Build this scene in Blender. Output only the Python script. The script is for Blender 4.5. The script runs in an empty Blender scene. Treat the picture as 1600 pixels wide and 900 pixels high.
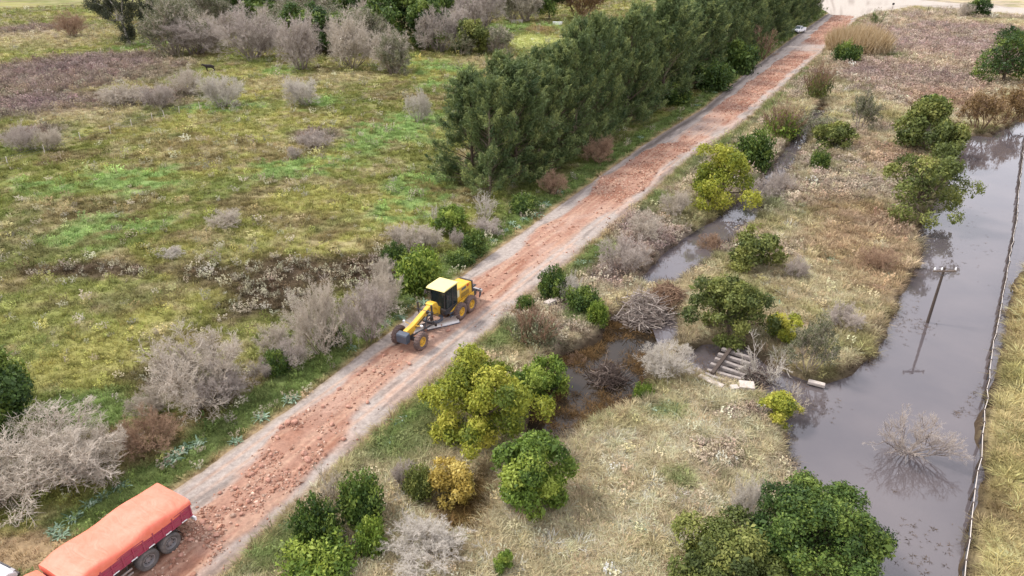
import bpy, bmesh, math, random
import numpy as np
from mathutils import Vector, Matrix

# ------------------------------------------------------------------ camera, sky, sun, exposure
scene = bpy.context.scene
COL = scene.collection
CAM_H = 27.0
PITCH = math.radians(26.7)
FPX = 1081.0                     # focal length in pixels of a 1600 px wide picture
cam_d = bpy.data.cameras.new('camera')
cam = bpy.data.objects.new('camera', cam_d)
COL.objects.link(cam)
cam.location = (0, 0, CAM_H)
cam.rotation_euler = (math.radians(90) - PITCH, 0, 0)
cam_d.sensor_width = 36.0
cam_d.lens = FPX / 1600 * 36
cam_d.clip_start = 0.5
cam_d.clip_end = 8000
scene.camera = cam

SUN_EL = math.radians(52)
SUN_AZ = math.radians(-72)       # from +Y, clockwise positive: light comes from the left
world = bpy.data.worlds.new('World')
scene.world = world
world.use_nodes = True
wn = world.node_tree
for n in list(wn.nodes):
    wn.nodes.remove(n)
w_out = wn.nodes.new('ShaderNodeOutputWorld')
w_bg = wn.nodes.new('ShaderNodeBackground')
w_sky = wn.nodes.new('ShaderNodeTexSky')
w_sky.sky_type = 'NISHITA'
w_sky.sun_disc = False
w_sky.sun_elevation = SUN_EL
w_sky.sun_rotation = SUN_AZ
w_sky.dust_density = 3.0
w_co = wn.nodes.new('ShaderNodeTexCoord')
w_no = wn.nodes.new('ShaderNodeTexNoise')
w_no.inputs['Scale'].default_value = 2.2
w_no.inputs['Detail'].default_value = 5
w_ra = wn.nodes.new('ShaderNodeValToRGB')         # cloud deck: grey-lavender to white
w_ra.color_ramp.elements[0].position = 0.3
w_ra.color_ramp.elements[0].color = (8.6, 8.6, 9.9, 1)
w_ra.color_ramp.elements[1].position = 0.75
w_ra.color_ramp.elements[1].color = (12.5, 12.5, 13.2, 1)
w_mx = wn.nodes.new('ShaderNodeMix')
w_mx.data_type = 'RGBA'
w_mx.inputs[0].default_value = 0.86               # share of the sky under cloud
wn.links.new(w_co.outputs['Generated'], w_no.inputs['Vector'])
wn.links.new(w_no.outputs['Fac'], w_ra.inputs['Fac'])
wn.links.new(w_sky.outputs['Color'], w_mx.inputs[6])
wn.links.new(w_ra.outputs['Color'], w_mx.inputs[7])
wn.links.new(w_mx.outputs[2], w_bg.inputs['Color'])
w_bg.inputs['Strength'].default_value = 0.06
wn.links.new(w_bg.outputs['Background'], w_out.inputs['Surface'])

sun_d = bpy.data.lights.new('sun', 'SUN')
sun_d.energy = 1.5
sun_d.angle = math.radians(10)
sun_d.color = (1.0, 0.96, 0.9)
sun = bpy.data.objects.new('sun', sun_d)
COL.objects.link(sun)
sdir = Vector((math.sin(SUN_AZ) * math.cos(SUN_EL), math.cos(SUN_AZ) * math.cos(SUN_EL), math.sin(SUN_EL)))
sun.rotation_euler = sdir.to_track_quat('Z', 'Y').to_euler()

vs = scene.view_settings
vs.view_transform = 'Standard'
vs.look = 'None'
vs.exposure = 1.3
vs.gamma = 1.0
vs.use_curve_mapping = False
scene.render.resolution_x = 1024
scene.render.resolution_y = 576
scene.render.engine = 'CYCLES'
scene.cycles.max_bounces = 4
scene.cycles.diffuse_bounces = 2
scene.cycles.glossy_bounces = 3
scene.cycles.transmission_bounces = 3
scene.cycles.transparent_max_bounces = 8

# ------------------------------------------------------------------ survey and noise helpers
SP, CP = math.sin(PITCH), math.cos(PITCH)


def G(x, y, z=0.0):
    """ground point (at height z) seen at photo position x, y"""
    u, v = (x - 800) / FPX, (y - 450) / FPX
    t = (CAM_H - z) / (SP + v * CP)
    return (u * t, (CP - v * SP) * t)


RA = math.radians(29.3)          # the road's bearing
RS, RC = math.sin(RA), math.cos(RA)


def along(x, y):
    return x * RS + y * RC


def off(x, y):
    return x * RC - y * RS


def road_pt(a, o):
    return (a * RS + o * RC, a * RC - o * RS)


def vnoise(x, y, seed=0):
    x = np.asarray(x, float)
    y = np.asarray(y, float)
    ix = np.floor(x).astype(np.int64)
    iy = np.floor(y).astype(np.int64)
    fx, fy = x - ix, y - iy
    fx = fx * fx * (3 - 2 * fx)
    fy = fy * fy * (3 - 2 * fy)

    def h(a, b):
        n = (a * 374761393 + b * 668265263 + seed * 974711) & 0xffffffff
        n = ((n ^ (n >> 13)) * 1274126177) & 0xffffffff
        n = ((n ^ (n >> 15)) * 2246822519) & 0xffffffff
        return ((n ^ (n >> 16)) & 0xffff) / 65535.0
    return ((h(ix, iy) * (1 - fx) + h(ix + 1, iy) * fx) * (1 - fy)
            + (h(ix, iy + 1) * (1 - fx) + h(ix + 1, iy + 1) * fx) * fy)


def fbm(x, y, size, seed=0, octv=4):
    s, a, t = 0, 1.0, 0
    f = 1.0 / size
    c, si = math.cos(0.6), math.sin(0.6)
    for i in range(octv):
        s = s + a * vnoise(x * f + 17.3 * i, y * f - 9.1 * i, seed + i * 7)
        t += a
        a *= 0.55
        f *= 2.05
        x, y = x * c - y * si, x * si + y * c
    return s / t


def ss(a, b, x):
    t = np.clip((x - a) / (b - a), 0, 1)
    return t * t * (3 - 2 * t)


def sd_poly(poly, x, y):
    """distance to the outline, positive inside"""
    x = np.asarray(x, float)
    y = np.asarray(y, float)
    d = np.full(x.shape, 1e18)
    ins = np.zeros(x.shape, bool)
    n = len(poly)
    for i in range(n):
        ax, ay = poly[i]
        bx, by = poly[(i + 1) % n]
        ex, ey = bx - ax, by - ay
        wx, wy = x - ax, y - ay
        t = np.clip((wx * ex + wy * ey) / (ex * ex + ey * ey + 1e-12), 0, 1)
        d = np.minimum(d, (wx - ex * t) ** 2 + (wy - ey * t) ** 2)
        c = (ay > y) != (by > y)
        if abs(ey) > 1e-9:
            ins ^= c & (x < ex * (y - ay) / ey + ax)
    d = np.sqrt(d)
    return np.where(ins, d, -d)


def lin(*c):
    """8-bit colour to linear"""
    c = np.array(c, float) / 255
    return np.where(c <= 0.04045, c / 12.92, ((c + 0.055) / 1.055) ** 2.4)


# ------------------------------------------------------------------ plan of the place
POND_Z, DITCH_Z = -0.5, -0.7
EDGE_A = [-40, 14, 16, 25, 36, 50, 75, 95, 108, 125, 165, 243, 324, 420]
EDGE_L = [-30.1, -30.1, -30.2, -30.2, -30.7, -31.4, -31.8, -32.2, -31.9, -31.3, -33.0, -34.8, -35.8, -37]
EDGE_R = [-23.5, -23.5, -23.7, -24.0, -24.1, -24.3, -24.2, -24.4, -22.9, -22.6, -22.6, -22.3, -22.9, -22.9]
RED_A = [-40, 14, 18.6, 21, 24, 28, 32, 35, 46.6, 50, 64, 72, 79, 84, 98, 101, 126, 186, 240, 331, 420]
RED_L = [-27.7, -27.8, -27.9, -28.2, -29.1, -29.1, -29.4, -29.6, -30.5, -30.3, -30.6, -30.6, -31.9, -31.4, -30.8, -28.9, -30.0, -30.2, -30.7, -33.5, -33.5]
RRD_A = [-40, 15, 18.3, 21, 24, 27, 35, 41, 46, 54, 59, 66, 76, 88, 95, 124, 190, 250, 321, 420]
RRD_R = [-25.0, -25.0, -24.6, -24.9, -25.3, -26.0, -26.4, -25.9, -25.7, -25.9, -26.5, -26.0, -24.8, -25.6, -25.7, -23.6, -23.9, -22.8, -24.6, -24.6]

POND = [G(x, y, POND_Z) for x, y in [
    (1640, 178), (1600, 186), (1568, 204), (1548, 216), (1530, 212), (1508, 216), (1490, 236), (1482, 262), (1480, 292), (1455, 330),
    (1440, 362), (1444, 395), (1436, 425), (1420, 448), (1402, 490), (1386, 520), (1376, 558), (1350, 574),
    (1312, 598), (1276, 606), (1252, 634), (1236, 668), (1234, 712), (1252, 742), (1290, 775), (1340, 830), (1372, 900),
    (1380, 1000), (1370, 1150), (1480, 1150), (1494, 1000), (1500, 900), (1504, 850), (1518, 795), (1530, 742), (1522, 690), (1524, 640),
    (1545, 598), (1552, 560), (1566, 520), (1574, 478), (1580, 446), (1602, 420), (1640, 400), (1800, 330), (1800, 178)]]
DITCHES = [[G(x, y, DITCH_Z) for x, y in p] for p in (
    [(1195, 312), (1240, 255), (1256, 225), (1292, 172), (1282, 166), (1262, 192), (1240, 222), (1222, 248), (1190, 285), (1150, 328),
     (1100, 360), (1050, 395), (1008, 436), (1010, 450), (1050, 448), (1080, 424), (1130, 390), (1170, 350)],
    [(945, 505), (1000, 496), (1052, 500), (1056, 530), (1030, 550), (1000, 566), (1012, 600), (1004, 626), (950, 646),
     (912, 664), (872, 694), (826, 690), (830, 640), (848, 592), (876, 562), (920, 546), (945, 534)],
    [(1060, 566), (1100, 548), (1150, 548), (1200, 578), (1262, 604), (1256, 655), (1216, 640), (1190, 616), (1140, 600), (1090, 590)],
)]
HOLLOW = [G(x, y, -0.3) for x, y in [(665, 800), (700, 770), (745, 735), (770, 720), (775, 770), (760, 815), (735, 850), (690, 850)]]


def height(x, y):
    x = np.asarray(x, float)
    y = np.asarray(y, float)
    a, o = along(x, y), off(x, y)
    z = 0.5 * (fbm(x, y, 26, 3, 3) - 0.5) + 0.3 * (fbm(x, y, 5, 5, 3) - 0.5)
    dl = o - np.interp(a, EDGE_A, EDGE_L)
    dr = np.interp(a, EDGE_A, EDGE_R) - o
    d = np.minimum(dl, dr) + 0.5 * (fbm(x, y, 1.5, 9, 3) - 0.5)
    near = ss(-6, -1, d)
    z = z * (1 - 0.8 * near) + 0.10 * near
    m = ss(-0.5, 0.6, d)
    z = z * (1 - m) - 0.25 * m
    wob = 0.9 * (fbm(x, y, 2.2, 21, 3) - 0.5)
    for p in DITCHES:
        m = ss(-0.9, 0.8, sd_poly(p, x, y) + 0.1 + wob)
        z = z * (1 - m) - 1.5 * m
    m = ss(-1.0, 0.9, sd_poly(POND, x, y) + wob)
    z = z * (1 - m) - 1.2 * m
    m = ss(-0.8, 1.2, sd_poly(HOLLOW, x, y))
    return z * (1 - m) - 0.45 * m


def hz(x, y):
    return float(height(np.array([x]), np.array([y]))[0])


def blob(x, y, cx, cy, rx, ry, seed=0, soft=0.5, rough=0.9):
    """1 inside a patch of ground whose middle lies at photo position cx, cy"""
    gx, gy = G(cx, cy)
    d = math.sqrt(gx * gx + gy * gy + CAM_H ** 2)
    wx = rx * d / FPX
    wy = 0.5 * (G(cx, cy - ry)[1] - G(cx, cy + ry)[1])
    r = np.sqrt(((x - gx) / wx) ** 2 + ((y - gy) / wy) ** 2)
    r = r + rough * (fbm(x, y, max(1.5, min(wx, wy) * 0.7), seed + 31, 4) - 0.5)
    return 1 - ss(1 - soft, 1 + soft, r)


C_OLIVE, C_YOLIVE, C_BROWN = lin(118, 122, 66), lin(148, 146, 86), lin(122, 106, 82)
C_GREEN, C_BRIGHT, C_DARKB = lin(102, 120, 68), lin(128, 154, 92), lin(82, 68, 56)
C_PALE, C_MAUVE, C_STRAW = lin(172, 160, 126), lin(130, 114, 112), lin(180, 166, 136)
C_TAN, C_GREY, C_GOLD = lin(198, 184, 154), lin(152, 140, 130), lin(178, 164, 120)
C_MUD, C_DIRT, C_RUST = lin(74, 62, 50), lin(164, 142, 112), lin(142, 114, 92)
C_LIME = lin(178, 184, 118)


def mixc(c, col, m):
    return c + (np.asarray(col) - c) * m[:, None]


def cover(x, y):
    """colour of the ground cover and how much grass grows there"""
    x = np.asarray(x, float)
    y = np.asarray(y, float)
    a, o = along(x, y), off(x, y)
    eL, eR = np.interp(a, EDGE_A, EDGE_L), np.interp(a, EDGE_A, EDGE_R)
    n1, n2, n3 = fbm(x, y, 16, 41), fbm(x * 0.8, y, 5, 42, 5), fbm(x * 0.8, y, 1.8, 43)
    n4 = fbm(x, y, 9, 44)
    # pasture left of the road
    c = np.tile(C_OLIVE, (len(x), 1))
    c = mixc(c, C_YOLIVE, ss(0.42, 0.66, n1))
    c = mixc(c, C_BROWN, 0.68 * ss(0.49, 0.65, n2))
    c = mixc(c, C_GREEN, 0.4 * ss(0.5, 0.66, n4))
    c = mixc(c, C_PALE, 0.6 * ss(0.52, 0.7, n3))
    for i, (bx, by, rx, ry) in enumerate([(185, 283, 95, 20), (175, 358, 75, 17), (600, 212, 62, 20), (655, 186, 48, 10), (470, 262, 66, 13),
                                          (650, 305, 55, 40), (150, 640, 60, 30), (60, 660, 70, 35), (620, 100, 26, 10), (350, 165, 40, 9),
                                          (500, 160, 30, 8), (700, 130, 30, 8), (1150, 2, 60, 6), (230, 70, 24, 8), (440, 110, 30, 6), (810, 42, 46, 8), (690, 108, 50, 8)]):
        c = mixc(c, C_BRIGHT if i not in (6, 7) else C_GREEN * 1.15, 0.9 * blob(x, y, bx, by, rx * 1.15, ry * 1.15, i, 0.35, 1.9) * ss(0.36, 0.52, n3))
    for i, (bx, by, rx, ry) in enumerate([(460, 425, 150, 28), (150, 425, 95, 12), (600, 420, 50, 30), (250, 590, 50, 22), (420, 470, 70, 25)]):
        c = mixc(c, C_DARKB, 0.92 * blob(x, y, bx, by, rx, ry, 60 + i, 0.6, 1.3))
    for i, (bx, by, rx, ry) in enumerate([(60, 125, 130, 32), (150, 100, 100, 20), (90, 165, 90, 16), (30, 165, 60, 14), (45, 210, 40, 14), (250, 150, 50, 14), (40, 50, 60, 10), (495, 212, 36, 10)]):
        c = mixc(c, C_MAUVE, 0.85 * blob(x, y, bx, by, rx, ry, 80 + i, 0.6, 1.2))
    for i, (bx, by, rx, ry) in enumerate([(540, 122, 70, 9), (430, 128, 40, 8), (770, 95, 60, 8), (80, 60, 80, 14), (140, 180, 60, 14)]):
        c = mixc(c, C_PALE, 0.75 * blob(x, y, bx, by, rx, ry, 95 + i))
    c = mixc(c, C_LIME, 0.9 * blob(x, y, 835, 66, 44, 10, 101, 0.25, 0.3))
    c = mixc(c, C_RUST, 0.7 * blob(x, y, 845, 46, 24, 6, 102))
    grass = np.ones(len(x))
    # green verges
    vl = ss(-4.2, -3.0, o - eL + 2.0 * (n3 - 0.5)) * (o < eL + 3)
    c = mixc(c, C_GREEN, 0.9 * vl * ss(0.3, 0.5, n2 + 0.2))
    m = blob(x, y, 30, 865, 95, 34, 7, 0.35, 0.7)
    c = mixc(c, C_DIRT, m)
    grass = grass * (1 - 0.6 * m)
    # strip between road and pond
    r = np.tile(C_STRAW, (len(x), 1))
    r = mixc(r, C_GREY, 0.85 * ss(0.45, 0.62, n1))
    r = mixc(r, C_OLIVE, 0.6 * ss(0.52, 0.66, n2))
    r = mixc(r, C_TAN, 0.6 * ss(0.52, 0.7, n3))
    for i, (bx, by, rx, ry) in enumerate([(1440, 70, 130, 36), (1400, 120, 90, 30), (1550, 50, 60, 24), (1000, 375, 50, 40), (960, 430, 40, 20)]):
        r = mixc(r, C_MAUVE * 1.25, 0.8 * blob(x, y, bx, by, rx, ry, 110 + i, 0.6, 1.0))
    for i, (bx, by, rx, ry) in enumerate([(1080, 720, 190, 130), (980, 850, 160, 70), (1160, 640, 80, 40)]):
        r = mixc(r, C_TAN, 0.75 * blob(x, y, bx, by, rx, ry, 120 + i) * ss(0.3, 0.55, n3))
    for i, (bx, by, rx, ry) in enumerate([(900, 497, 26, 12), (930, 392, 34, 14), (640, 690, 60, 40), (430, 850, 50, 40), (690, 620, 40, 30), (1190, 300, 20, 25), (1060, 750, 20, 14), (1330, 70, 20, 20), (1040, 640, 30, 14)]):
        r = mixc(r, C_GREEN * (1.25 if i == 0 else 1.0), 0.75 * blob(x, y, bx, by, rx, ry, 130 + i))
    for i, (bx, by, rx, ry) in enumerate([(1340, 400, 60, 60), (1345, 340, 60, 40), (1400, 250, 40, 30), (1500, 160, 60, 20)]):
        r = mixc(r, C_RUST * 1.15, 0.5 * blob(x, y, bx, by, rx, ry, 140 + i))
    vr = 1 - ss(1.2, 3.2, o - eR + 2.5 * (n3 - 0.5))
    r = mixc(r, C_GREEN, 0.75 * vr * ss(0.36, 0.54, n2))
    c = mixc(c, r, ss(-0.3, 0.3, o - 0.5 * (eL + eR)))
    # beyond the fence
    fx = np.interp(y, [0, 23.2, 29.6, 39, 51, 68, 97, 140], [10, 21.5, 25.9, 32.3, 40.8, 53.2, 73, 103])
    g = mixc(np.tile(C_GOLD, (len(x), 1)), C_OLIVE * 1.2, 0.45 * ss(0.5, 0.66, n2))
    g = mixc(g, C_BROWN, 0.7 * blob(x, y, 1535, 775, 28, 55, 150))
    c = mixc(c, g, ss(-1.0, 1.0, x - fx) * (y < 130))
    # wet edges and beds
    w = np.full(len(x), -1e9)
    for p in DITCHES + [POND]:
        w = np.maximum(w, sd_poly(p, x, y))
    c = mixc(c, C_MUD, ss(-1.3, -0.1, w + 1.2 * (n3 - 0.5)))
    grass = grass * (1 - ss(-0.9, -0.1, w + 0.8 * (n3 - 0.5)))
    hw = ss(-0.6, 0.8, sd_poly(HOLLOW, x, y))
    c = mixc(c, lin(112, 92, 56), hw)
    rd = np.minimum(o - eL, eR - o)
    c = mixc(c, C_DIRT, ss(-0.9, 0.0, rd + 0.8 * (n3 - 0.5)))
    grass = grass * (1 - ss(-0.6, 0.0, rd + 0.9 * (n3 - 0.5)))
    return c, grass

# ------------------------------------------------------------------ materials
def new_mat(name):
    m = bpy.data.materials.new(name)
    m.use_nodes = True
    nt = m.node_tree
    return m, nt, nt.nodes['Principled BSDF'], nt.nodes['Material Output']


def simple(name, col, rough=0.6, metal=0.0, spec=0.5, dirt=0.0, dirt_col=(0.25, 0.17, 0.12), scale=3.0):
    m, nt, bs, _ = new_mat(name)
    bs.inputs['Roughness'].default_value = rough
    bs.inputs['Metallic'].default_value = metal
    bs.inputs['Specular IOR Level'].default_value = spec
    col = tuple(float(v) for v in col)
    if dirt > 0:
        tc = nt.nodes.new('ShaderNodeTexCoord')
        no = nt.nodes.new('ShaderNodeTexNoise')
        no.inputs['Scale'].default_value = scale
        no.inputs['Detail'].default_value = 6
        no.inputs['Roughness'].default_value = 0.7
        mr = nt.nodes.new('ShaderNodeMapRange')
        mr.inputs['From Min'].default_value = 0.42
        mr.inputs['From Max'].default_value = 0.72
        mr.inputs['To Max'].default_value = dirt
        mx = nt.nodes.new('ShaderNodeMix')
        mx.data_type = 'RGBA'
        mx.inputs[6].default_value = (*col, 1)
        mx.inputs[7].default_value = (*dirt_col, 1)
        nt.links.new(tc.outputs['Object'], no.inputs['Vector'])
        nt.links.new(no.outputs['Fac'], mr.inputs['Value'])
        nt.links.new(mr.outputs['Result'], mx.inputs[0])
        nt.links.new(mx.outputs[2], bs.inputs['Base Color'])
    else:
        bs.inputs['Base Color'].default_value = (*col, 1)
    return m


def foliage_mat(name, cols, trans=0.25, rough=0.55, spec=0.3, attr='tint'):
    """colours run over the per-leaf attribute"""
    m, nt, bs, out = new_mat(name)
    at = nt.nodes.new('ShaderNodeAttribute')
    at.attribute_name = attr
    ra = nt.nodes.new('ShaderNodeValToRGB')
    el = ra.color_ramp.elements
    while len(el) < len(cols):
        el.new(0.5)
    for i, c in enumerate(cols):
        el[i].position = i / (len(cols) - 1)
        el[i].color = (*[float(v) for v in c], 1)
    nt.links.new(at.outputs['Fac'], ra.inputs['Fac'])
    nt.links.new(ra.outputs['Color'], bs.inputs['Base Color'])
    bs.inputs['Roughness'].default_value = rough
    bs.inputs['Specular IOR Level'].default_value = spec
    if trans > 0:
        tr = nt.nodes.new('ShaderNodeBsdfTranslucent')
        mx = nt.nodes.new('ShaderNodeMixShader')
        mx.inputs['Fac'].default_value = trans
        nt.links.new(ra.outputs['Color'], tr.inputs['Color'])
        nt.links.new(bs.outputs[0], mx.inputs[1])
        nt.links.new(tr.outputs[0], mx.inputs[2])
        nt.links.new(mx.outputs[0], out.inputs['Surface'])
    return m


def cover_mat(name, inst=False, trans=0.2):
    """colour carried by the ground cover itself (per vertex or per tuft), with fine grain"""
    m, nt, bs, out = new_mat(name)
    at = nt.nodes.new('ShaderNodeAttribute')
    at.attribute_name = 'cover'
    if inst:
        at.attribute_type = 'INSTANCER'
    mul = nt.nodes.new('ShaderNodeMix')
    mul.data_type = 'RGBA'
    mul.blend_type = 'MULTIPLY'
    mul.inputs[0].default_value = 1
    nt.links.new(at.outputs['Color'], mul.inputs[6])
    bs.inputs['Roughness'].default_value = 0.9
    bs.inputs['Specular IOR Level'].default_value = 0.15
    if inst:
        bl = nt.nodes.new('ShaderNodeAttribute')
        bl.attribute_name = 'tint'
        ra = nt.nodes.new('ShaderNodeValToRGB')
        ra.color_ramp.elements[0].color = (0.7, 0.68, 0.62, 1)
        ra.color_ramp.elements[1].color = (1.3, 1.28, 1.2, 1)
        nt.links.new(bl.outputs['Fac'], ra.inputs['Fac'])
        nt.links.new(ra.outputs['Color'], mul.inputs[7])
    else:
        tc = nt.nodes.new('ShaderNodeTexCoord')
        no = nt.nodes.new('ShaderNodeTexNoise')
        no.inputs['Scale'].default_value = 3.5
        no.inputs['Detail'].default_value = 8
        no.inputs['Roughness'].default_value = 0.75
        ra = nt.nodes.new('ShaderNodeValToRGB')
        ra.color_ramp.elements[0].position = 0.3
        ra.color_ramp.elements[0].color = (0.62, 0.6, 0.57, 1)
        ra.color_ramp.elements[1].position = 0.72
        ra.color_ramp.elements[1].color = (1.25, 1.22, 1.15, 1)
        nt.links.new(tc.outputs['Object'], no.inputs['Vector'])
        nt.links.new(no.outputs['Fac'], ra.inputs['Fac'])
        nt.links.new(ra.outputs['Color'], mul.inputs[7])
        bu = nt.nodes.new('ShaderNodeBump')
        bu.inputs['Strength'].default_value = 0.7
        bu.inputs['Distance'].default_value = 0.12
        nt.links.new(no.outputs['Fac'], bu.inputs['Height'])
        nt.links.new(bu.outputs['Normal'], bs.inputs['Normal'])
    nt.links.new(mul.outputs[2], bs.inputs['Base Color'])
    if inst and trans > 0:
        tr = nt.nodes.new('ShaderNodeBsdfTranslucent')
        mx = nt.nodes.new('ShaderNodeMixShader')
        mx.inputs['Fac'].default_value = trans
        nt.links.new(mul.outputs[2], tr.inputs['Color'])
        nt.links.new(bs.outputs[0], mx.inputs[1])
        nt.links.new(tr.outputs[0], mx.inputs[2])
        nt.links.new(mx.outputs[0], out.inputs['Surface'])
    return m


M = {}
M['ground'] = cover_mat('ground_cover')
M['grass'] = cover_mat('grass_blades', True)
M['stone'] = cover_mat('rubble_stone', True, 0)


def water_mat(name, base, rough, ior, patches=None):
    m, nt, bs, _ = new_mat(name)
    bs.inputs['Roughness'].default_value = rough
    bs.inputs['IOR'].default_value = ior
    tc = nt.nodes.new('ShaderNodeTexCoord')
    no = nt.nodes.new('ShaderNodeTexNoise')
    no.inputs['Scale'].default_value = 0.16
    no.inputs['Detail'].default_value = 5
    ra = nt.nodes.new('ShaderNodeValToRGB')
    ra.color_ramp.elements[0].position = 0.35
    ra.color_ramp.elements[0].color = (*base[0], 1)
    ra.color_ramp.elements[1].position = 0.7
    ra.color_ramp.elements[1].color = (*base[1], 1)
    nt.links.new(tc.outputs['Object'], no.inputs['Vector'])
    nt.links.new(no.outputs['Fac'], ra.inputs['Fac'])
    nt.links.new(ra.outputs['Color'], bs.inputs['Base Color'])
    n2 = nt.nodes.new('ShaderNodeTexNoise')
    n2.inputs['Scale'].default_value = 1.6
    n2.inputs['Detail'].default_value = 3
    bu = nt.nodes.new('ShaderNodeBump')
    bu.inputs['Strength'].default_value = 0.05
    bu.inputs['Distance'].default_value = 0.05
    nt.links.new(tc.outputs['Object'], n2.inputs['Vector'])
    nt.links.new(n2.outputs['Fac'], bu.inputs['Height'])
    nt.links.new(bu.outputs['Normal'], bs.inputs['Normal'])
    return m


M['pond'] = water_mat('pond_water', ((0.085, 0.073, 0.078), (0.12, 0.1, 0.1)), 0.03, 1.78)
M['ditch'] = water_mat('ditch_water', ((0.022, 0.016, 0.01), (0.05, 0.036, 0.024)), 0.025, 1.36)


# ------------------------------------------------------------------ mesh helpers
def link(o, parent=None):
    COL.objects.link(o)
    if parent is not None:
        o.parent = parent
    return o


def tag(o, label, cat, group=None):
    o['label'] = label
    o['category'] = cat
    if group:
        o['group'] = group
    return o


def thing(name, label, cat, loc=(0, 0, 0), rz=0.0, group=None):
    o = bpy.data.objects.new(name, None)
    o.empty_display_size = 0.3
    link(o)
    o.location = loc
    o.rotation_euler = (0, 0, rz)
    return tag(o, label, cat, group)


def np_mesh(name, verts, faces, mat=None, attrs=None, smooth=False):
    """mesh from arrays; faces is (n, k) with a fixed k"""
    me = bpy.data.meshes.new(name)
    verts = np.asarray(verts, np.float32)
    faces = np.asarray(faces, np.int32)
    me.vertices.add(len(verts))
    me.vertices.foreach_set('co', verts.ravel())
    k = faces.shape[1]
    me.loops.add(faces.size)
    me.loops.foreach_set('vertex_index', faces.ravel())
    me.polygons.add(len(faces))
    me.polygons.foreach_set('loop_start', np.arange(0, faces.size, k, dtype=np.int32))
    me.polygons.foreach_set('loop_total', np.full(len(faces), k, np.int32))
    if smooth:
        me.polygons.foreach_set('use_smooth', np.ones(len(faces), bool))
    for n, (typ, dom, data) in (attrs or {}).items():
        at = me.attributes.new(n, typ, dom)
        data = np.asarray(data)
        if typ == 'FLOAT_COLOR':
            if data.shape[1] == 3:
                data = np.concatenate([data, np.ones((len(data), 1))], 1)
            at.data.foreach_set('color', data.astype(np.float32).ravel())
        elif typ == 'FLOAT_VECTOR':
            at.data.foreach_set('vector', data.astype(np.float32).ravel())
        elif typ == 'INT':
            at.data.foreach_set('value', data.astype(np.int32).ravel())
        else:
            at.data.foreach_set('value', data.astype(np.float32).ravel())
    me.update(calc_edges=True)
    me.validate()
    if mat is not None:
        me.materials.append(mat)
    return me


def add_obj(name, me, parent=None, loc=None):
    o = bpy.data.objects.new(name, me)
    link(o, parent)
    if loc is not None:
        o.location = loc
    return o


def grid_faces(nx, ny):
    i = np.arange(nx - 1)
    j = np.arange(ny - 1)
    I, J = np.meshgrid(i, j, indexing='ij')
    v = (I * ny + J).ravel()
    return np.stack([v, v + ny, v + ny + 1, v + 1], 1)


class MB:
    """collects shapes into one mesh"""

    def __init__(self):
        self.v, self.f = [], []

    def add(self, vs_, fs_):
        b = len(self.v)
        self.v += [tuple(p) for p in vs_]
        self.f += [tuple(b + i for i in q) for q in fs_]
        return self

    def box(self, c, s, rot=None):
        pts = [Vector((x * s[0] / 2, y * s[1] / 2, z * s[2] / 2)) for x in (-1, 1) for y in (-1, 1) for z in (-1, 1)]
        if rot is not None:
            pts = [rot @ p for p in pts]
        c = Vector(c)
        return self.add([c + p for p in pts], [(0, 1, 3, 2), (4, 6, 7, 5), (0, 4, 5, 1), (2, 3, 7, 6), (0, 2, 6, 4), (1, 5, 7, 3)])

    def prism(self, prof, y0, y1, top=1.0):
        """profile in x, z pulled along y"""
        n = len(prof)
        a = [(x, y0, z) for x, z in prof]
        b = [(x, y1, z) for x, z in prof]
        return self.add(a + b, [tuple(range(n)), tuple(range(2 * n - 1, n - 1, -1))] + [(i, n + i, n + (i + 1) % n, (i + 1) % n) for i in range(n)])

    def tube(self, pts, r, n=8, r1=None):
        pts = [Vector(p) for p in pts]
        r1 = r if r1 is None else r1
        vs_, m = [], len(pts)
        for k, p in enumerate(pts):
            d = (pts[min(k + 1, m - 1)] - pts[max(k - 1, 0)]).normalized()
            q = d.orthogonal().normalized() if k == 0 else (q - d * q.dot(d)).normalized()
            w = d.cross(q)
            rr = r + (r1 - r) * k / max(1, m - 1)
            vs_ += [p + (q * math.cos(2 * math.pi * j / n) + w * math.sin(2 * math.pi * j / n)) * rr for j in range(n)]
        fs_ = [(k * n + j, k * n + (j + 1) % n, (k + 1) * n + (j + 1) % n, (k + 1) * n + j) for k in range(m - 1) for j in range(n)]
        fs_ += [tuple(range(n - 1, -1, -1)), tuple(range((m - 1) * n, m * n))]
        return self.add(vs_, fs_)

    def lathe(self, c, prof, n=28):
        """profile of (radius, y) turned about the y axis through c"""
        vs_, m = [], len(prof)
        for r, y in prof:
            vs_ += [(c[0] + r * math.cos(2 * math.pi * j / n), c[1] + y, c[2] + r * math.sin(2 * math.pi * j / n)) for j in range(n)]
        fs_ = [(k * n + j, (k + 1) * n + j, (k + 1) * n + (j + 1) % n, k * n + (j + 1) % n) for k in range(m - 1) for j in range(n)]
        return self.add(vs_, fs_)

    def build(self, name, mat, parent=None, bevel=0.0, smooth=False, seg=2):
        me = bpy.data.meshes.new(name)
        me.from_pydata(self.v, [], self.f)
        bm = bmesh.new()
        bm.from_mesh(me)
        bmesh.ops.recalc_face_normals(bm, faces=bm.faces)
        bm.to_mesh(me)
        bm.free()
        me.materials.append(mat)
        if smooth:
            me.polygons.foreach_set('use_smooth', [True] * len(me.polygons))
        o = add_obj(name, me, parent)
        if bevel > 0:
            b = o.modifiers.new('bevel', 'BEVEL')
            b.width = bevel
            b.segments = seg
            b.limit_method = 'ANGLE'
            b.angle_limit = math.radians(40)
        return o


# ------------------------------------------------------------------ the ground
def axis(parts):
    out = [parts[0][0]]
    for a, b, s in parts:
        n = max(1, int(round((b - a) / s)))
        out += list(np.linspace(a, b, n + 1)[1:])
    return np.array(out)


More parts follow.
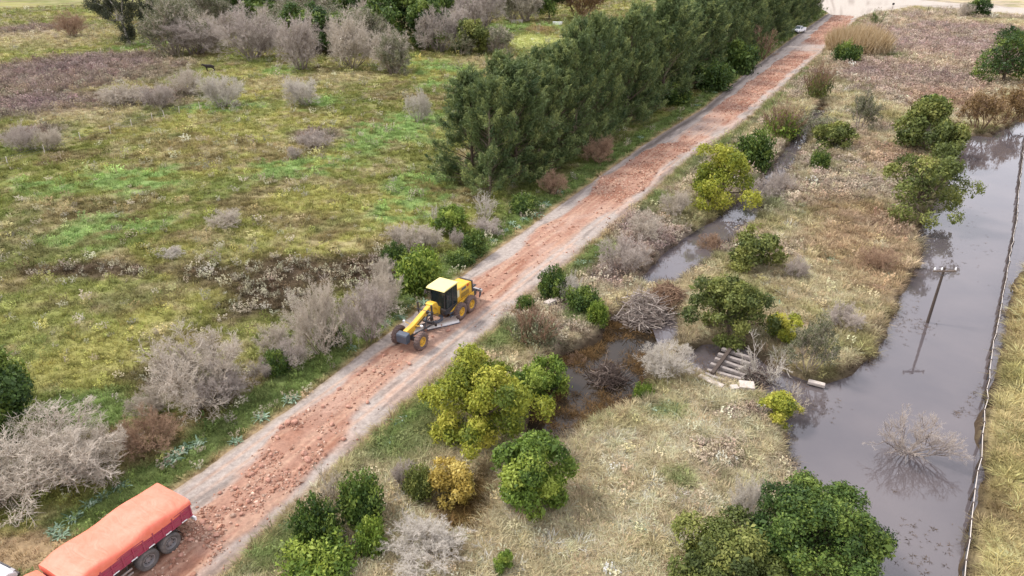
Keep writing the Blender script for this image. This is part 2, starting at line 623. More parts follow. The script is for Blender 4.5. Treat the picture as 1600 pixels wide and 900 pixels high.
gx = axis([(-3000, -900, 350), (-900, -300, 60), (-300, -100, 2.5), (-100, -48, 0.9), (-48, 55, 0.5), (55, 110, 0.9), (110, 300, 2.5), (300, 900, 60), (900, 3000, 350)])
gy = axis([(-400, -20, 40), (-20, 14, 2.0), (14, 110, 0.5), (110, 200, 0.9), (200, 420, 2.2), (420, 900, 30), (900, 4200, 300)])
GX, GY = np.meshgrid(gx, gy, indexing='ij')
fxv, fyv = GX.ravel(), GY.ravel()
gz = height(fxv, fyv)
gc, _ = cover(fxv, fyv)
ground = add_obj('ground', np_mesh('ground', np.stack([fxv, fyv, gz], 1), grid_faces(len(gx), len(gy)), M['ground'],
                                   {'cover': ('FLOAT_COLOR', 'POINT', gc)}, True))
ground['kind'] = 'structure'

# ------------------------------------------------------------------ the road under repair
C_RGREY, C_RPINK, C_RED = lin(168, 158, 153), lin(184, 160, 148), lin(163, 124, 107)
C_RDEEP, C_RDARK, C_RSAND = lin(150, 105, 85), lin(106, 97, 93), lin(182, 150, 131)
ra_ = axis([(-25, 8, 0.6), (8, 60, 0.13), (60, 110, 0.3), (110, 352, 0.9)])
ro_ = axis([(-38, -33, 0.4), (-33, -21.5, 0.115)])


def red_mask(a, o, x, y):
    l = np.interp(a, RED_A, RED_L)
    r = np.interp(a, RRD_A, RRD_R)
    d = np.minimum(o - l, r - o) - 0.3 + 0.6 * (1 - ss(22, 30, a)) + 1.9 * (fbm(a * 0.35, o, 1.6, 71, 4) - 0.5)
    m = ss(-0.25, 0.45, d)
    a = a + 5 * (fbm(x, y, 3.0, 78, 3) - 0.5)
    gap = ss(103, 108, a) * (1 - ss(112, 118, a)) * 0.55 + ss(205, 212, a) * (1 - ss(222, 230, a)) * 0.85
    return m * (1 - gap)


def heap_mask(a):
    """where the tipped stone still lies thick"""
    h = ss(13, 14.5, a) * (1 - ss(22.5, 25, a)) * 1.0
    h += ss(23, 25, a) * (1 - ss(32, 36, a)) * 0.35
    h += ss(68, 74, a) * (1 - ss(95, 104, a)) * 1.0
    h += ss(118, 130, a) * (1 - ss(195, 206, a)) * 0.6
    h += ss(228, 236, a) * (1 - ss(318, 326, a)) * 0.8
    return h + 0.12


def road_z(a, o):
    x, y = road_pt(a, o)
    eL, eR = np.interp(a, EDGE_A, EDGE_L), np.interp(a, EDGE_A, EDGE_R)
    d = np.minimum(o - eL, eR - o) + 0.35 * (fbm(x, y, 1.1, 75, 3) - 0.5)
    z = 0.13 + 0.05 * (fbm(a * 0.2, o, 0.9, 72, 3) - 0.5)
    m = red_mask(a, o, x, y)
    hp = heap_mask(a)
    z = z + m * (0.02 + 0.16 * hp * fbm(x, y, 0.9, 73, 4) + 0.07 * (fbm(a * 0.1, o * 1.0, 0.45, 74, 3) - 0.4))
    tread = ss(15, 16.5, a) * (1 - ss(26, 29, a)) * np.exp(-((o - eR - 0.0 + 0.75) / 0.3) ** 2)
    z = z - 0.05 * tread + 0.05 * tread * (np.sin(a * 2 * math.pi / 0.52) > 0)
    rut = np.exp(-((o - eL - 0.75) / 0.22) ** 2) + 0.7 * np.exp(-((o - eR + 1.9) / 0.2) ** 2)
    z = z - 0.03 * rut
    return z - 0.55 * (1 - ss(-0.75, 0.15, d))


A_, O_ = np.meshgrid(ra_, ro_, indexing='ij')
a1, o1 = A_.ravel(), O_.ravel()
x1, y1 = road_pt(a1, o1)
rz = road_z(a1, o1)
eL, eR = np.interp(a1, EDGE_A, EDGE_L), np.interp(a1, EDGE_A, EDGE_R)
n1, n2 = fbm(a1 * 0.12, o1, 0.5, 76, 4), fbm(x1, y1, 2.5, 77, 4)
rc = mixc(np.tile(C_RGREY, (len(a1), 1)), C_RPINK, 0.8 * ss(0.4, 0.65, n2) * ss(-1.5, 1.0, o1 + 26.2))
rc = mixc(rc, C_RDARK, 0.5 * ss(0.56, 0.72, n1))
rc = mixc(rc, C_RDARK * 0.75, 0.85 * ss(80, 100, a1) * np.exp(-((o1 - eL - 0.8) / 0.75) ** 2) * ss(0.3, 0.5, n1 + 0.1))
rc = mixc(rc, C_RDARK * 0.8, 0.6 * np.exp(-((o1 - eR + 0.35) / 0.3) ** 2) * ss(0.35, 0.6, n2))
red = red_mask(a1, o1, x1, y1)
rm = mixc(np.tile(C_RED, (len(a1), 1)), C_RDEEP, ss(0.4, 0.68, n2))
rm = mixc(rm, C_RSAND, 0.75 * ss(0.5, 0.7, n1))
rm = mixc(rm, C_RPINK, 0.55 * ss(0.48, 0.66, fbm(a1 * 0.3, o1, 1.6, 79, 3)) * (1 - np.clip(heap_mask(a1), 0, 1)))
rc = mixc(rc, rm, 0.92 * red)
for of_ in (-29.35, -28.75, -26.9, -26.35, -25.6):       # wheel tracks pressed along the road
    tk_ = np.exp(-((o1 - of_ - 0.5 * (fbm(a1, 0 * a1, 14, int(-of_ * 10), 2) - 0.5)) / 0.13) ** 2) * ss(0.35, 0.5, fbm(a1, o1 * 0.2, 9, 12, 2))
    rc = mixc(rc, C_RSAND * 1.08, 0.55 * tk_)
shl = 1 - ss(-0.2, 0.5, np.minimum(o1 - eL, eR - o1) + 0.5 * (n2 - 0.5))
rc = mixc(rc, C_DIRT * 0.8, 0.6 * shl)
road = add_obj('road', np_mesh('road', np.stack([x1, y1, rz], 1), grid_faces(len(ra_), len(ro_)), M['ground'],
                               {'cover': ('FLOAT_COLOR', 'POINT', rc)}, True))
road['kind'] = 'structure'

# pale dirt road at the junction
top = [(1180, -40), (1262, -30), (1330, -17), (1400, -3), (1480, 5), (1600, 13), (1760, 26), (2000, 48)]
bot = [(1225, -14), (1276, 10), (1316, 35), (1366, 21), (1430, 10), (1600, 24), (1760, 40), (2000, 66)]
sv, sn = [], 7
T = np.linspace(0, len(top) - 1, 90)
for t in T:
    i = min(int(t), len(top) - 2)
    k = t - i
    p = np.array(G(*(np.array(top[i]) * (1 - k) + np.array(top[i + 1]) * k)))
    q = np.array(G(*(np.array(bot[i]) * (1 - k) + np.array(bot[i + 1]) * k)))
    for j in range(sn):
        sv.append(p + (q - p) * j / (sn - 1))
sv = np.array(sv)
sc = mixc(np.tile(lin(182, 174, 166), (len(sv), 1)), lin(156, 146, 138), ss(0.5, 0.7, fbm(sv[:, 0] * 0.2, sv[:, 1], 5, 81)))
side_road = add_obj('side_road', np_mesh('side_road', np.column_stack([sv, height(sv[:, 0], sv[:, 1]).clip(0.05) + 0.16]), grid_faces(len(T), sn), M['ground'],
                                         {'cover': ('FLOAT_COLOR', 'POINT', sc)}, True))
side_road['kind'] = 'structure'


# ------------------------------------------------------------------ water
def water(name, poly, z, mat, grow):
    xs, ys = [p[0] for p in poly], [p[1] for p in poly]
    x0, x1, y0, y1 = min(xs) - grow, max(xs) + grow, min(ys) - grow, max(ys) + grow
    o = add_obj(name, np_mesh(name, [(x0, y0, z), (x1, y0, z), (x1, y1, z), (x0, y1, z)], [(0, 1, 2, 3)], mat))
    o['kind'] = 'structure'
    return o


water('pond_water', POND, POND_Z, M['pond'], 3.0)
water('ditch_water', [q for p in DITCHES for q in p], DITCH_Z, M['ditch'], 3.0)


# ------------------------------------------------------------------ scattered cover (grass, rubble): instances on measured points
def scatter(name, label, cat, pts, rot, scl, col, pick, protos, mat):
    me = np_mesh(name, pts, np.zeros((0, 3), np.int32), None, {
        'turn': ('FLOAT_VECTOR', 'POINT', rot), 'size': ('FLOAT_VECTOR', 'POINT', scl),
        'cover': ('FLOAT_COLOR', 'POINT', col), 'pick': ('INT', 'POINT', pick)})
    o = add_obj(name, me)
    pc = bpy.data.collections.new(name + '_kinds')
    for i, pm in enumerate(protos):
        pm.materials.clear()
        pm.materials.append(mat)
        pc.objects.link(bpy.data.objects.new('%s_kind_%d' % (name, i), pm))
    ng = bpy.data.node_groups.new(name, 'GeometryNodeTree')
    ng.interface.new_socket('Geometry', in_out='INPUT', socket_type='NodeSocketGeometry')
    ng.interface.new_socket('Geometry', in_out='OUTPUT', socket_type='NodeSocketGeometry')
    gi, go = ng.nodes.new('NodeGroupInput'), ng.nodes.new('NodeGroupOutput')
    ip = ng.nodes.new('GeometryNodeInstanceOnPoints')
    ci = ng.nodes.new('GeometryNodeCollectionInfo')
    ci.inputs['Collection'].default_value = pc
    ci.inputs['Separate Children'].default_value = True
    ci.inputs['Reset Children'].default_value = True
    ip.inputs['Pick Instance'].default_value = True

    def named(n, t):
        a = ng.nodes.new('GeometryNodeInputNamedAttribute')
        a.data_type = t
        a.inputs['Name'].default_value = n
        return a.outputs['Attribute']
    er = ng.nodes.new('FunctionNodeEulerToRotation')
    ng.links.new(named('turn', 'FLOAT_VECTOR'), er.inputs[0])
    ng.links.new(gi.outputs[0], ip.inputs['Points'])
    ng.links.new(ci.outputs[0], ip.inputs['Instance'])
    ng.links.new(named('pick', 'INT'), ip.inputs['Instance Index'])
    ng.links.new(er.outputs[0], ip.inputs['Rotation'])
    ng.links.new(named('size', 'FLOAT_VECTOR'), ip.inputs['Scale'])
    ng.links.new(ip.outputs[0], go.inputs[0])
    o.modifiers.new('scatter', 'NODES').node_group = ng
    o['kind'] = 'stuff'
    o['label'] = label
    o['category'] = cat
    return o


def blades(seed, n, h, spread, width, droop, segs=2):
    """a tuft of arching blades"""
    r = np.random.default_rng(seed)
    V, F, T = [], [], []
    for i in range(n):
        an = r.uniform(0, 2 * math.pi)
        rad = spread * math.sqrt(r.uniform(0, 1)) * 0.6
        b = np.array([math.cos(an + r.normal(0, .6)) * rad, math.sin(an + r.normal(0, .6)) * rad, -0.03])
        d = np.array([math.cos(an), math.sin(an), 0])
        s = np.array([-d[1], d[0], 0]) * width * r.uniform(0.6, 1.3) / 2
        hh = h * r.uniform(0.5, 1.15)
        lean = r.uniform(0.25, 1.0) * droop
        base = len(V)
        tt = r.uniform(0, 1)
        for k in range(segs + 1):
            t = k / segs
            p = b + np.array([0, 0, hh * (t - 0.45 * lean * t * t)]) + d * hh * lean * t * t * 0.95
            if k < segs:
                V += [p - s * (1 - 0.4 * t), p + s * (1 - 0.4 * t)]
            else:
                V += [p - s * 0.15, p + s * 0.15]
        for k in range(segs):
            F.append((base + 2 * k, base + 2 * k + 1, base + 2 * k + 3, base + 2 * k + 2))
            T.append(tt)
    return np_mesh('tuft', V, F, None, {'tint': ('FLOAT', 'FACE', T)})


def weed(seed, n, h, spread, leaf):
    """stalky weed: short leaves up several stalks with a seed head"""
    r = np.random.default_rng(seed)
    V, F, T = [], [], []
    for i in range(n):
        an, rad = r.uniform(0, 6.28), spread * math.sqrt(r.uniform(0, 1))
        b = np.array([math.cos(an) * rad, math.sin(an) * rad, 0])
        tip = b * 1.5 + np.array([r.normal(0, .05), r.normal(0, .05), h * r.uniform(0.6, 1.1)])
        for k in range(7):
            t = r.uniform(0.15, 1.0) if k else 1.0
            p = b + (tip - b) * t
            a2 = r.uniform(0, 6.28)
            d = np.array([math.cos(a2), math.sin(a2), r.uniform(0.2, 1.2)])
            d /= np.linalg.norm(d)
            s = np.cross(d, [0.3, 0.2, 1.0])
            s = s / np.linalg.norm(s) * leaf * 0.4
            l = leaf * r.uniform(0.7, 1.4)
            q = len(V)
            V += [p, p + d * l * 0.5 + s, p + d * l, p + d * l * 0.5 - s]
            F.append((q, q + 1, q + 2, q + 3))
            T.append(min(1, 0.25 + 0.75 * t * r.uniform(0.5, 1.1)))
    return np_mesh('weed', V, F, None, {'tint': ('FLOAT', 'FACE', T)})


rng = np.random.default_rng(7)
NC = 290000
ang = rng.uniform(-math.radians(52), math.radians(52), NC)
u = rng.uniform(0, 1, NC)
p_ = 0.55
rad = (18 ** p_ + u * (400 ** p_ - 18 ** p_)) ** (1 / p_)
tx, ty = np.sin(ang) * rad, np.cos(ang) * rad
tcov, tden = cover(tx, ty)
keep = (rng.uniform(0, 1, NC) < tden) & (rad > 20) & ((rad < 62) | (np.abs(ang) < math.radians(42)))
sx_, sy_ = np.array([[p[0], p[1]] for p in sv]).T
keep &= ~((ty > 200) & (sd_poly([G(*p) for p in top] + [G(*p) for p in bot][::-1], tx, ty) > -0.5))
keep &= ~((np.abs(tx - np.interp(ty, [0, 23.2, 29.6, 39, 51, 68, 97, 140], [10, 21.5, 25.9, 32.3, 40.8, 53.2, 73, 103])) < 1.1) & (ty < 100) & (rng.uniform(0, 1, NC) < 0.85))
tx, ty, rad, tcov = tx[keep], ty[keep], rad[keep], tcov[keep]
tz = height(tx, ty)
wet = np.zeros(len(tx), bool)
ta, to = along(tx, ty), off(tx, ty)
left = to < -27
fence_x = np.interp(ty, [0, 23.2, 29.6, 39, 51, 68, 97, 140], [10, 21.5, 25.9, 32.3, 40.8, 53.2, 73, 103])
beyond = (tx > fence_x) & (ty < 130)
lum = tcov.mean(1)
mauve = (tcov[:, 0] > tcov[:, 1] * 1.12) & (tcov[:, 2] > tcov[:, 1] * 0.72)
rnd = rng.uniform(0, 1, len(tx))
jit = np.exp(rng.normal(0, 0.26, (len(tx), 1))) * np.exp(rng.normal(0, 0.04, (len(tx), 3)))
# pale seed heads in the dark patches and here and there
pale = left & (rnd < np.where(lum < 0.10, 0.16, 0.02))
tcol = tcov * jit * 1.12
tcol[pale] = lin(158, 152, 134) * jit[pale]
tcol = np.minimum(tcol, 0.6)
far = (rad / 45.0).clip(0.8, 5) ** 0.5


def put(name, label, mask, protos, base, zs=1.0, mat='grass', tilt=0.12):
    n = int(mask.sum())
    rr = np.column_stack([rng.normal(0, tilt, n), rng.normal(0, tilt, n), rng.uniform(0, 6.28, n)])
    s = base * far[mask] * np.exp(np.clip(rng.normal(0, 0.32, n), -0.8, 0.55))
    scatter(name, label, 'grass', np.column_stack([tx[mask], ty[mask], tz[mask]]), rr,
            np.column_stack([s, s, s * zs * np.exp(rng.normal(0, 0.2, n))]), tcol[mask], rng.integers(0, len(protos), n), protos, M[mat])


is_weed = (left & (pale | mauve | (rnd > 0.93))) | (~left & ~beyond & (mauve | (rnd > 0.95)))
put('pasture_grass', 'short olive green grass of the pasture left of the road', left & ~is_weed, [blades(i, 26, 0.22, 0.34, 0.022, 0.95) for i in range(4)], 1.0)
put('straw_grass', 'long pale dry grass between road and pond', ~left & ~beyond & ~is_weed, [blades(20 + i, 46, 0.42, 0.44, 0.02, 1.3, 3) for i in range(4)], 1.0)
put('golden_tussock_grass', 'golden tussock grass on the bank beyond the fence', beyond, [blades(40 + i, 60, 0.42, 0.42, 0.024, 1.4, 3) for i in range(3)], 1.1)
put('stalky_weeds', 'greyish stalky weeds and heath among the grass', is_weed, [weed(60 + i, 10, 0.42, 0.24, 0.085) for i in range(4)], 0.9)

# ------------------------------------------------------------------ plants
def unit(v):
    return v / (np.linalg.norm(v, axis=-1, keepdims=True) + 1e-9)


def leaf_mesh(name, pos, nrm, axis_, length, width, tint):
    """diamond leaves, slightly folded along the midrib"""
    n = len(pos)
    a = unit(axis_ - nrm * (axis_ * nrm).sum(1, keepdims=True))
    b = np.cross(nrm, a)
    L, W = length[:, None], width[:, None]
    fold = nrm * W * 0.25
    V = np.stack([pos - a * L / 2, pos + b * W / 2 + fold, pos + a * L / 2, pos - b * W / 2 + fold], 1).reshape(-1, 3)
    F = np.arange(4 * n).reshape(n, 4)
    return np_mesh(name, V, F, None, {'tint': ('FLOAT', 'FACE', np.clip(tint, 0, 1))})


def crown_mesh(seed, W, Hh, n, leaf=0.17, lobes=26, low=0.03, up=0.4, lean=(0, 0), ragged=0.25, fill=0.55, spire=1.0, asp=0.55, lr=(0.2, 0.38)):
    """leafy crown: lobes of sprigs at the ends of limbs"""
    r = np.random.default_rng(seed)
    R = W / 2
    zc = Hh * (0.43 + low / 2)
    rz_ = Hh * (0.57 - low / 2)
    d = unit(r.normal(0, 1, (lobes, 3)))
    d[:, 2] = np.where(d[:, 2] < -0.75, -d[:, 2], d[:, 2])
    q = r.uniform(fill, 0.8, lobes) * (1 + ragged * r.normal(0, 0.5, lobes))
    lobr = r.uniform(lr[0], lr[1], lobes)
    cen = d * np.array([R, R, rz_]) * q[:, None]
    cen[:, 2] += zc
    cen[:, 0] += lean[0] * (cen[:, 2] / Hh)
    cen[:, 1] += lean[1] * (cen[:, 2] / Hh)
    core = np.array([[0, 0, zc * 0.9]])
    cen = np.concatenate([cen, core])
    lobr = np.concatenate([lobr, [0.45]])
    ltint = np.concatenate([r.normal(0.48, 0.27, lobes), [0.3]])
    ns = n // 5
    wgt = lobr ** 2
    li = r.choice(len(cen), ns, p=wgt / wgt.sum())
    out = unit(cen[li] - np.array([0, 0, zc * 0.7]))
    dd = unit(r.normal(0, 1, (ns, 3)) + 0.7 * out + np.array([0, 0, up * 0.5]))
    rad_ = np.array([R, R, R * 0.85 * spire])
    sp = cen[li] + dd * lobr[li][:, None] * rad_ * (r.uniform(0.35, 1.08, ns) ** 0.6)[:, None]
    sp[:, 2] = np.maximum(sp[:, 2], 0.06 * Hh * r.uniform(0, 1, ns))
    st = ltint[li] + r.normal(0, 0.12, ns)
    # leaves round each sprig
    k = 5
    sp = np.repeat(sp, k, 0)
    od = np.repeat(dd, k, 0)
    pos = sp + r.normal(0, leaf * 0.75, (ns * k, 3)) * np.array([1, 1, spire])
    nrm = unit(od + 0.75 * r.normal(0, 1, (ns * k, 3)) + np.array([0, 0, 0.35]))
    ax = unit(0.6 * od + np.array([0, 0, up]) + 0.6 * r.normal(0, 1, (ns * k, 3)))
    ln = leaf * np.exp(r.normal(0, 0.4, ns * k))
    return leaf_mesh('crown', pos, nrm, ax, ln, ln * asp, np.repeat(st, k) + r.normal(0, 0.1, ns * k)), cen


def spire_mesh(seed, W, Hh, n, leaf=0.15, shoots=70):
    """dense shrub of upright shoots"""
    r = np.random.default_rng(seed)
    R = W / 2
    an = r.uniform(0, 6.28, shoots)
    q = np.sqrt(r.uniform(0, 1, shoots)) * 0.8
    bx, by = np.cos(an) * q * R, np.sin(an) * q * R
    top_ = Hh * (1 - 0.5 * q ** 2) * r.uniform(0.5, 1.0, shoots)
    si = r.integers(0, shoots, n)
    t = r.uniform(0, 1, n) ** 0.75
    w = R * 0.2 * (1 - t ** 2.5 * 0.8) * r.uniform(0.3, 1.1, n) ** 0.6
    a2 = r.uniform(0, 6.28, n)
    pos = np.column_stack([bx[si] * (0.75 + 0.3 * t) + np.cos(a2) * w, by[si] * (0.75 + 0.3 * t) + np.sin(a2) * w, t * top_[si]])
    o = np.column_stack([np.cos(a2), np.sin(a2), np.full(n, 0.3)])
    nrm = unit(o + 0.6 * r.normal(0, 1, (n, 3)))
    ax = unit(np.column_stack([np.cos(a2) * 0.4, np.sin(a2) * 0.4, np.full(n, 1.0)]) + 0.35 * r.normal(0, 1, (n, 3)))
    pos = pos + r.normal(0, 0.05 * W, (n, 3)) * [1, 1, .5]
    pos[:, 2] = np.maximum(pos[:, 2], 0.03)
    ln = leaf * np.exp(r.normal(0, 0.35, n))
    st = r.normal(0.45, 0.24, shoots)
    return leaf_mesh('foliage', pos, nrm, ax, ln, ln * 0.5, st[si] + r.normal(0, 0.12, n) + 0.12 * (t > 0.85))


def seg_mesh(name, P0, P1, r0, r1, tint, sides=3):
    """thin round sticks between point pairs"""
    n = len(P0)
    d = unit(P1 - P0)
    ref = np.where(np.abs(d[:, 2:3]) < 0.9, np.array([[0, 0, 1.0]]), np.array([[1.0, 0, 0]]))
    q = unit(np.cross(d, ref))
    w = np.cross(d, q)
    V = np.zeros((n, 2 * sides, 3))
    for j in range(sides):
        c, s = math.cos(2 * math.pi * j / sides), math.sin(2 * math.pi * j / sides)
        V[:, j] = P0 + (q * c + w * s) * r0[:, None]
        V[:, sides + j] = P1 + (q * c + w * s) * r1[:, None]
    base = (np.arange(n) * 2 * sides)[:, None]
    F = np.concatenate([base + np.array([[j, (j + 1) % sides, sides + (j + 1) % sides, sides + j]]) for j in range(sides)], 0)
    return np_mesh(name, V.reshape(-1, 3), F, None, {'tint': ('FLOAT', 'FACE', np.clip(np.tile(tint, sides), 0, 1))})


def branch_segs(seed, W, Hh, stems=10, kids=(5, 5, 4), thick=0.05, spread=1.0, upb=0.35, wild=0.6, base_r=0.1, shrink=0.58, trunk=0.0, twig=0.007):
    """limbs, boughs and twigs as sticks; returns start, end, radii, level"""
    r = np.random.default_rng(seed)
    R = W / 2
    an = r.uniform(0, 6.28, stems)
    q = np.sqrt(r.uniform(0.02, 1, stems)) * spread
    p0 = np.column_stack([np.cos(an) * base_r * R * 2 * r.uniform(0, 1, stems), np.sin(an) * base_r * R * 2 * r.uniform(0, 1, stems), np.full(stems, trunk)])
    tip = np.column_stack([np.cos(an) * q * R * 0.8, np.sin(an) * q * R * 0.8, trunk + (Hh - trunk) * 0.75 * np.sqrt(np.clip(1 - (q * 0.85) ** 2, 0.05, 1)) * r.uniform(0.75, 1.0, stems)])
    S0, S1, A0, A1, LV = [], [], [], [], []
    if trunk > 0:
        S0.append(np.array([[0, 0, -0.1]])); S1.append(np.array([[0, 0, trunk + 0.05]]))
        A0.append(np.array([thick * 2.0])); A1.append(np.array([thick * 1.6])); LV.append(np.array([0]))
    th = np.full(stems, thick)
    start, end = p0, tip
    for lv in range(len(kids) + 1):
        n = len(start)
        ln = np.linalg.norm(end - start, axis=1)
        k1 = start + (end - start) * 0.36 + r.normal(0, 0.07, (n, 3)) * ln[:, None]
        k2 = start + (end - start) * 0.7 + r.normal(0, 0.07, (n, 3)) * ln[:, None]
        if lv < 2:
            pts = [start, k1, k2, end]
        elif lv < 3:
            pts = [start, k1, end]
        else:
            pts = [start, end]
        m = len(pts) - 1
        for i in range(m):
            S0.append(pts[i]); S1.append(pts[i + 1])
            A0.append(th * (1 - 0.6 * i / m)); A1.append(th * (1 - 0.6 * (i + 1) / m))
            LV.append(np.full(n, lv))
        if lv == len(kids):
            break
        k = kids[lv]
        idx = np.repeat(np.arange(n), k)
        t = r.uniform(0.3, 1.0, n * k)
        a, b = start[idx], end[idx]
        mid = k1[idx]
        s = np.where((t < 0.36)[:, None], a + (mid - a) * (t / 0.36)[:, None], mid + (b - mid) * ((t - 0.36) / 0.64)[:, None])
        dirn = unit(b - a)
        nd = unit(dirn + wild * r.normal(0, 1, (n * k, 3)) + np.array([0, 0, upb]))
        nl = ln[idx] * shrink * r.uniform(0.6, 1.15, n * k) * (1.15 - 0.5 * t)
        e = s + nd * nl[:, None]
        e[:, 2] = np.maximum(e[:, 2], 0.03)
        start, end = s, e
        th = np.maximum(th[idx] * 0.5, twig)
    return [np.concatenate(v) for v in (S0, S1, A0, A1, LV)]


def bush_mesh(seed, W, Hh, **kw):
    S0, S1, A0, A1, LV = branch_segs(seed, W, Hh, **kw)
    r = np.random.default_rng(seed + 1)
    return seg_mesh('branches', S0, S1, A0, A1, 0.25 + 0.2 * LV + r.normal(0, 0.13, len(LV)))


def limb_mesh(seed, Hh, ends, thick, base=(0, 0), trunk=0.25):
    """trunk that forks towards the crown's lobes"""
    r = np.random.default_rng(seed)
    S0, S1, A0, A1 = [], [], [], []
    f = np.array([base[0], base[1], Hh * trunk])
    pts = [np.array([0, 0, -0.3]), np.array([f[0] * .4, f[1] * .4, f[2] * 0.5]) + r.normal(0, .05, 3), f]
    for i in range(2):
        S0.append(pts[i]); S1.append(pts[i + 1]); A0.append(thick * (1.25 - 0.3 * i)); A1.append(thick * (0.95 - 0.25 * i))
    for e in ends:
        m1 = f + (e - f) * 0.4 + r.normal(0, 0.06, 3) * Hh * 0.5 - np.array([0, 0, 0.03 * Hh])
        m2 = f + (e - f) * 0.75 + r.normal(0, 0.04, 3) * Hh * 0.5
        for a, b, t0, t1 in ((f, m1, 0.5, 0.35), (m1, m2, 0.35, 0.22), (m2, e, 0.22, 0.1)):
            S0.append(a); S1.append(b); A0.append(thick * t0); A1.append(thick * t1)
    S0, S1 = np.array(S0), np.array(S1)
    return seg_mesh('trunk', S0, S1, np.array(A0), np.array(A1), r.uniform(0.2, 0.8, len(S0)), 6)


def casuarina_meshes(seed, Hh=14.0, W=5.6, nb=115):
    """feathery she-oak: steep boughs ending in upright plumes of needles"""
    r = np.random.default_rng(seed)
    z = Hh * (0.02 + 0.91 * r.uniform(0, 1, nb) ** 1.25)
    an = r.uniform(0, 6.28, nb)
    f = 1 - z / Hh
    L = (W / 2) * np.clip(f, 0, 1) ** 0.8 * r.uniform(0.55, 1.2, nb) + 0.2
    rise = r.uniform(0.5, 1.3, nb) * np.where(z < 0.2 * Hh, 0.4, 1.0)
    p0 = np.column_stack([np.zeros(nb), np.zeros(nb), z])
    p1 = p0 + np.column_stack([np.cos(an) * L, np.sin(an) * L, L * rise])
    p1[:, 2] = np.minimum(p1[:, 2], Hh * r.uniform(0.93, 1.0, nb))
    S0 = np.concatenate([p0, [[0, 0, -0.2]], [[0, 0, Hh * .5]]])
    S1 = np.concatenate([p1, [[0, 0, Hh * .5]], [[0, 0, Hh * .97]]])
    A0 = np.concatenate([np.full(nb, 0.045), [0.2], [0.13]])
    A1 = np.concatenate([np.full(nb, 0.012), [0.13], [0.02]])
    trunk = seg_mesh('trunk', S0, S1, A0, A1, r.uniform(0, 1, nb + 2), 5)
    # three plumes per bough, each a narrow upright brush
    npl, nn = 3, 62
    bi = np.repeat(np.arange(nb), npl)
    m0 = nb * npl
    t = r.uniform(0.5, 1.0, m0)
    c = p0[bi] + (p1[bi] - p0[bi]) * t[:, None] + r.normal(0, 0.25, (m0, 3))
    pd = unit(unit(p1 - p0)[bi] * 0.7 + np.array([0, 0, 0.85]) + 0.25 * r.normal(0, 1, (m0, 3)))
    pl_ = r.uniform(0.9, 1.9, m0)
    tt = r.normal(0.42, 0.2, m0)
    q = np.repeat(np.arange(m0), nn)
    m = len(q)
    s = r.uniform(0, 1, m)
    wdt = 0.3 * (1 - s * 0.75)
    ax = unit(pd[q] + 0.4 * r.normal(0, 1, (m, 3)) - np.array([0, 0, 0.12]))
    pos = c[q] + pd[q] * (pl_[q] * (s - 0.25))[:, None] + r.normal(0, 1, (m, 3)) * wdt[:, None]
    ln = r.uniform(0.3, 0.65, m)
    nrm = unit(r.normal(0, 1, (m, 3)) + np.array([0, 0, 0.4]))
    return trunk, leaf_mesh('crown', pos, nrm, ax, ln, np.full(m, 0.08), tt[q] + 0.25 * (s - 0.4) + r.normal(0, 0.08, m))


def leaves(*c):
    return [np.asarray(v) * 0.95 for v in c]


M['leaf_yellow'] = foliage_mat('leaves_yellow_green', leaves(lin(100, 116, 44), lin(164, 168, 60), lin(212, 204, 92)), 0.3)
M['leaf_gold'] = foliage_mat('leaves_gold', leaves(lin(150, 130, 60), lin(200, 174, 86), lin(222, 202, 120)), 0.3)
M['leaf_green'] = foliage_mat('leaves_green', leaves(lin(66, 90, 36), lin(112, 136, 52), lin(164, 178, 78)), 0.28)
M['leaf_dark'] = foliage_mat('leaves_dark', leaves(lin(46, 68, 34), lin(82, 106, 46), lin(134, 150, 68)), 0.2)
M['leaf_olive'] = foliage_mat('leaves_olive', leaves(lin(72, 84, 42), lin(108, 118, 58), lin(152, 154, 82)), 0.25)
M['leaf_greygreen'] = foliage_mat('leaves_grey_green', leaves(lin(84, 90, 66), lin(122, 124, 92), lin(160, 156, 124)), 0.2)
M['leaf_casuarina'] = foliage_mat('needles_casuarina', leaves(lin(68, 88, 54), lin(110, 126, 76), lin(164, 170, 102)), 0.25)
M['leaf_euca'] = foliage_mat('leaves_eucalypt', leaves(lin(50, 56, 44), lin(80, 84, 64), lin(120, 116, 84)), 0.2)
M['leaf_brown'] = foliage_mat('leaves_brown', leaves(lin(98, 78, 50), lin(138, 112, 72), lin(170, 142, 96)), 0.2)
M['thistle'] = foliage_mat('thistle_leaves', leaves(lin(92, 118, 88), lin(128, 154, 124), lin(172, 190, 166)), 0.15)
M['reed'] = foliage_mat('dry_reed', leaves(lin(166, 138, 100), lin(196, 172, 132), lin(218, 198, 164)), 0.2)
M['reed_rust'] = foliage_mat('rusty_reed', leaves(lin(96, 70, 44), lin(134, 102, 66), lin(166, 132, 92)), 0.2)
M['twig_grey'] = foliage_mat('twigs_grey', leaves(lin(136, 122, 107), lin(182, 168, 150), lin(216, 204, 187)), 0)
M['twig_mauve'] = foliage_mat('twigs_mauve', leaves(lin(126, 112, 104), lin(170, 156, 146), lin(206, 193, 181)), 0)
M['twig_white'] = foliage_mat('twigs_white', leaves(lin(146, 134, 122), lin(190, 180, 166), lin(222, 213, 200)), 0)
M['twig_brown'] = foliage_mat('twigs_brown', leaves(lin(96, 74, 58), lin(146, 116, 94), lin(184, 154, 126)), 0)
M['twig_dark'] = foliage_mat('twigs_dark', leaves(lin(70, 56, 50), lin(108, 92, 84), lin(150, 134, 122)), 0)
M['bark'] = foliage_mat('bark', leaves(lin(70, 58, 48), lin(104, 90, 76), lin(136, 122, 106)), 0, 0.85)
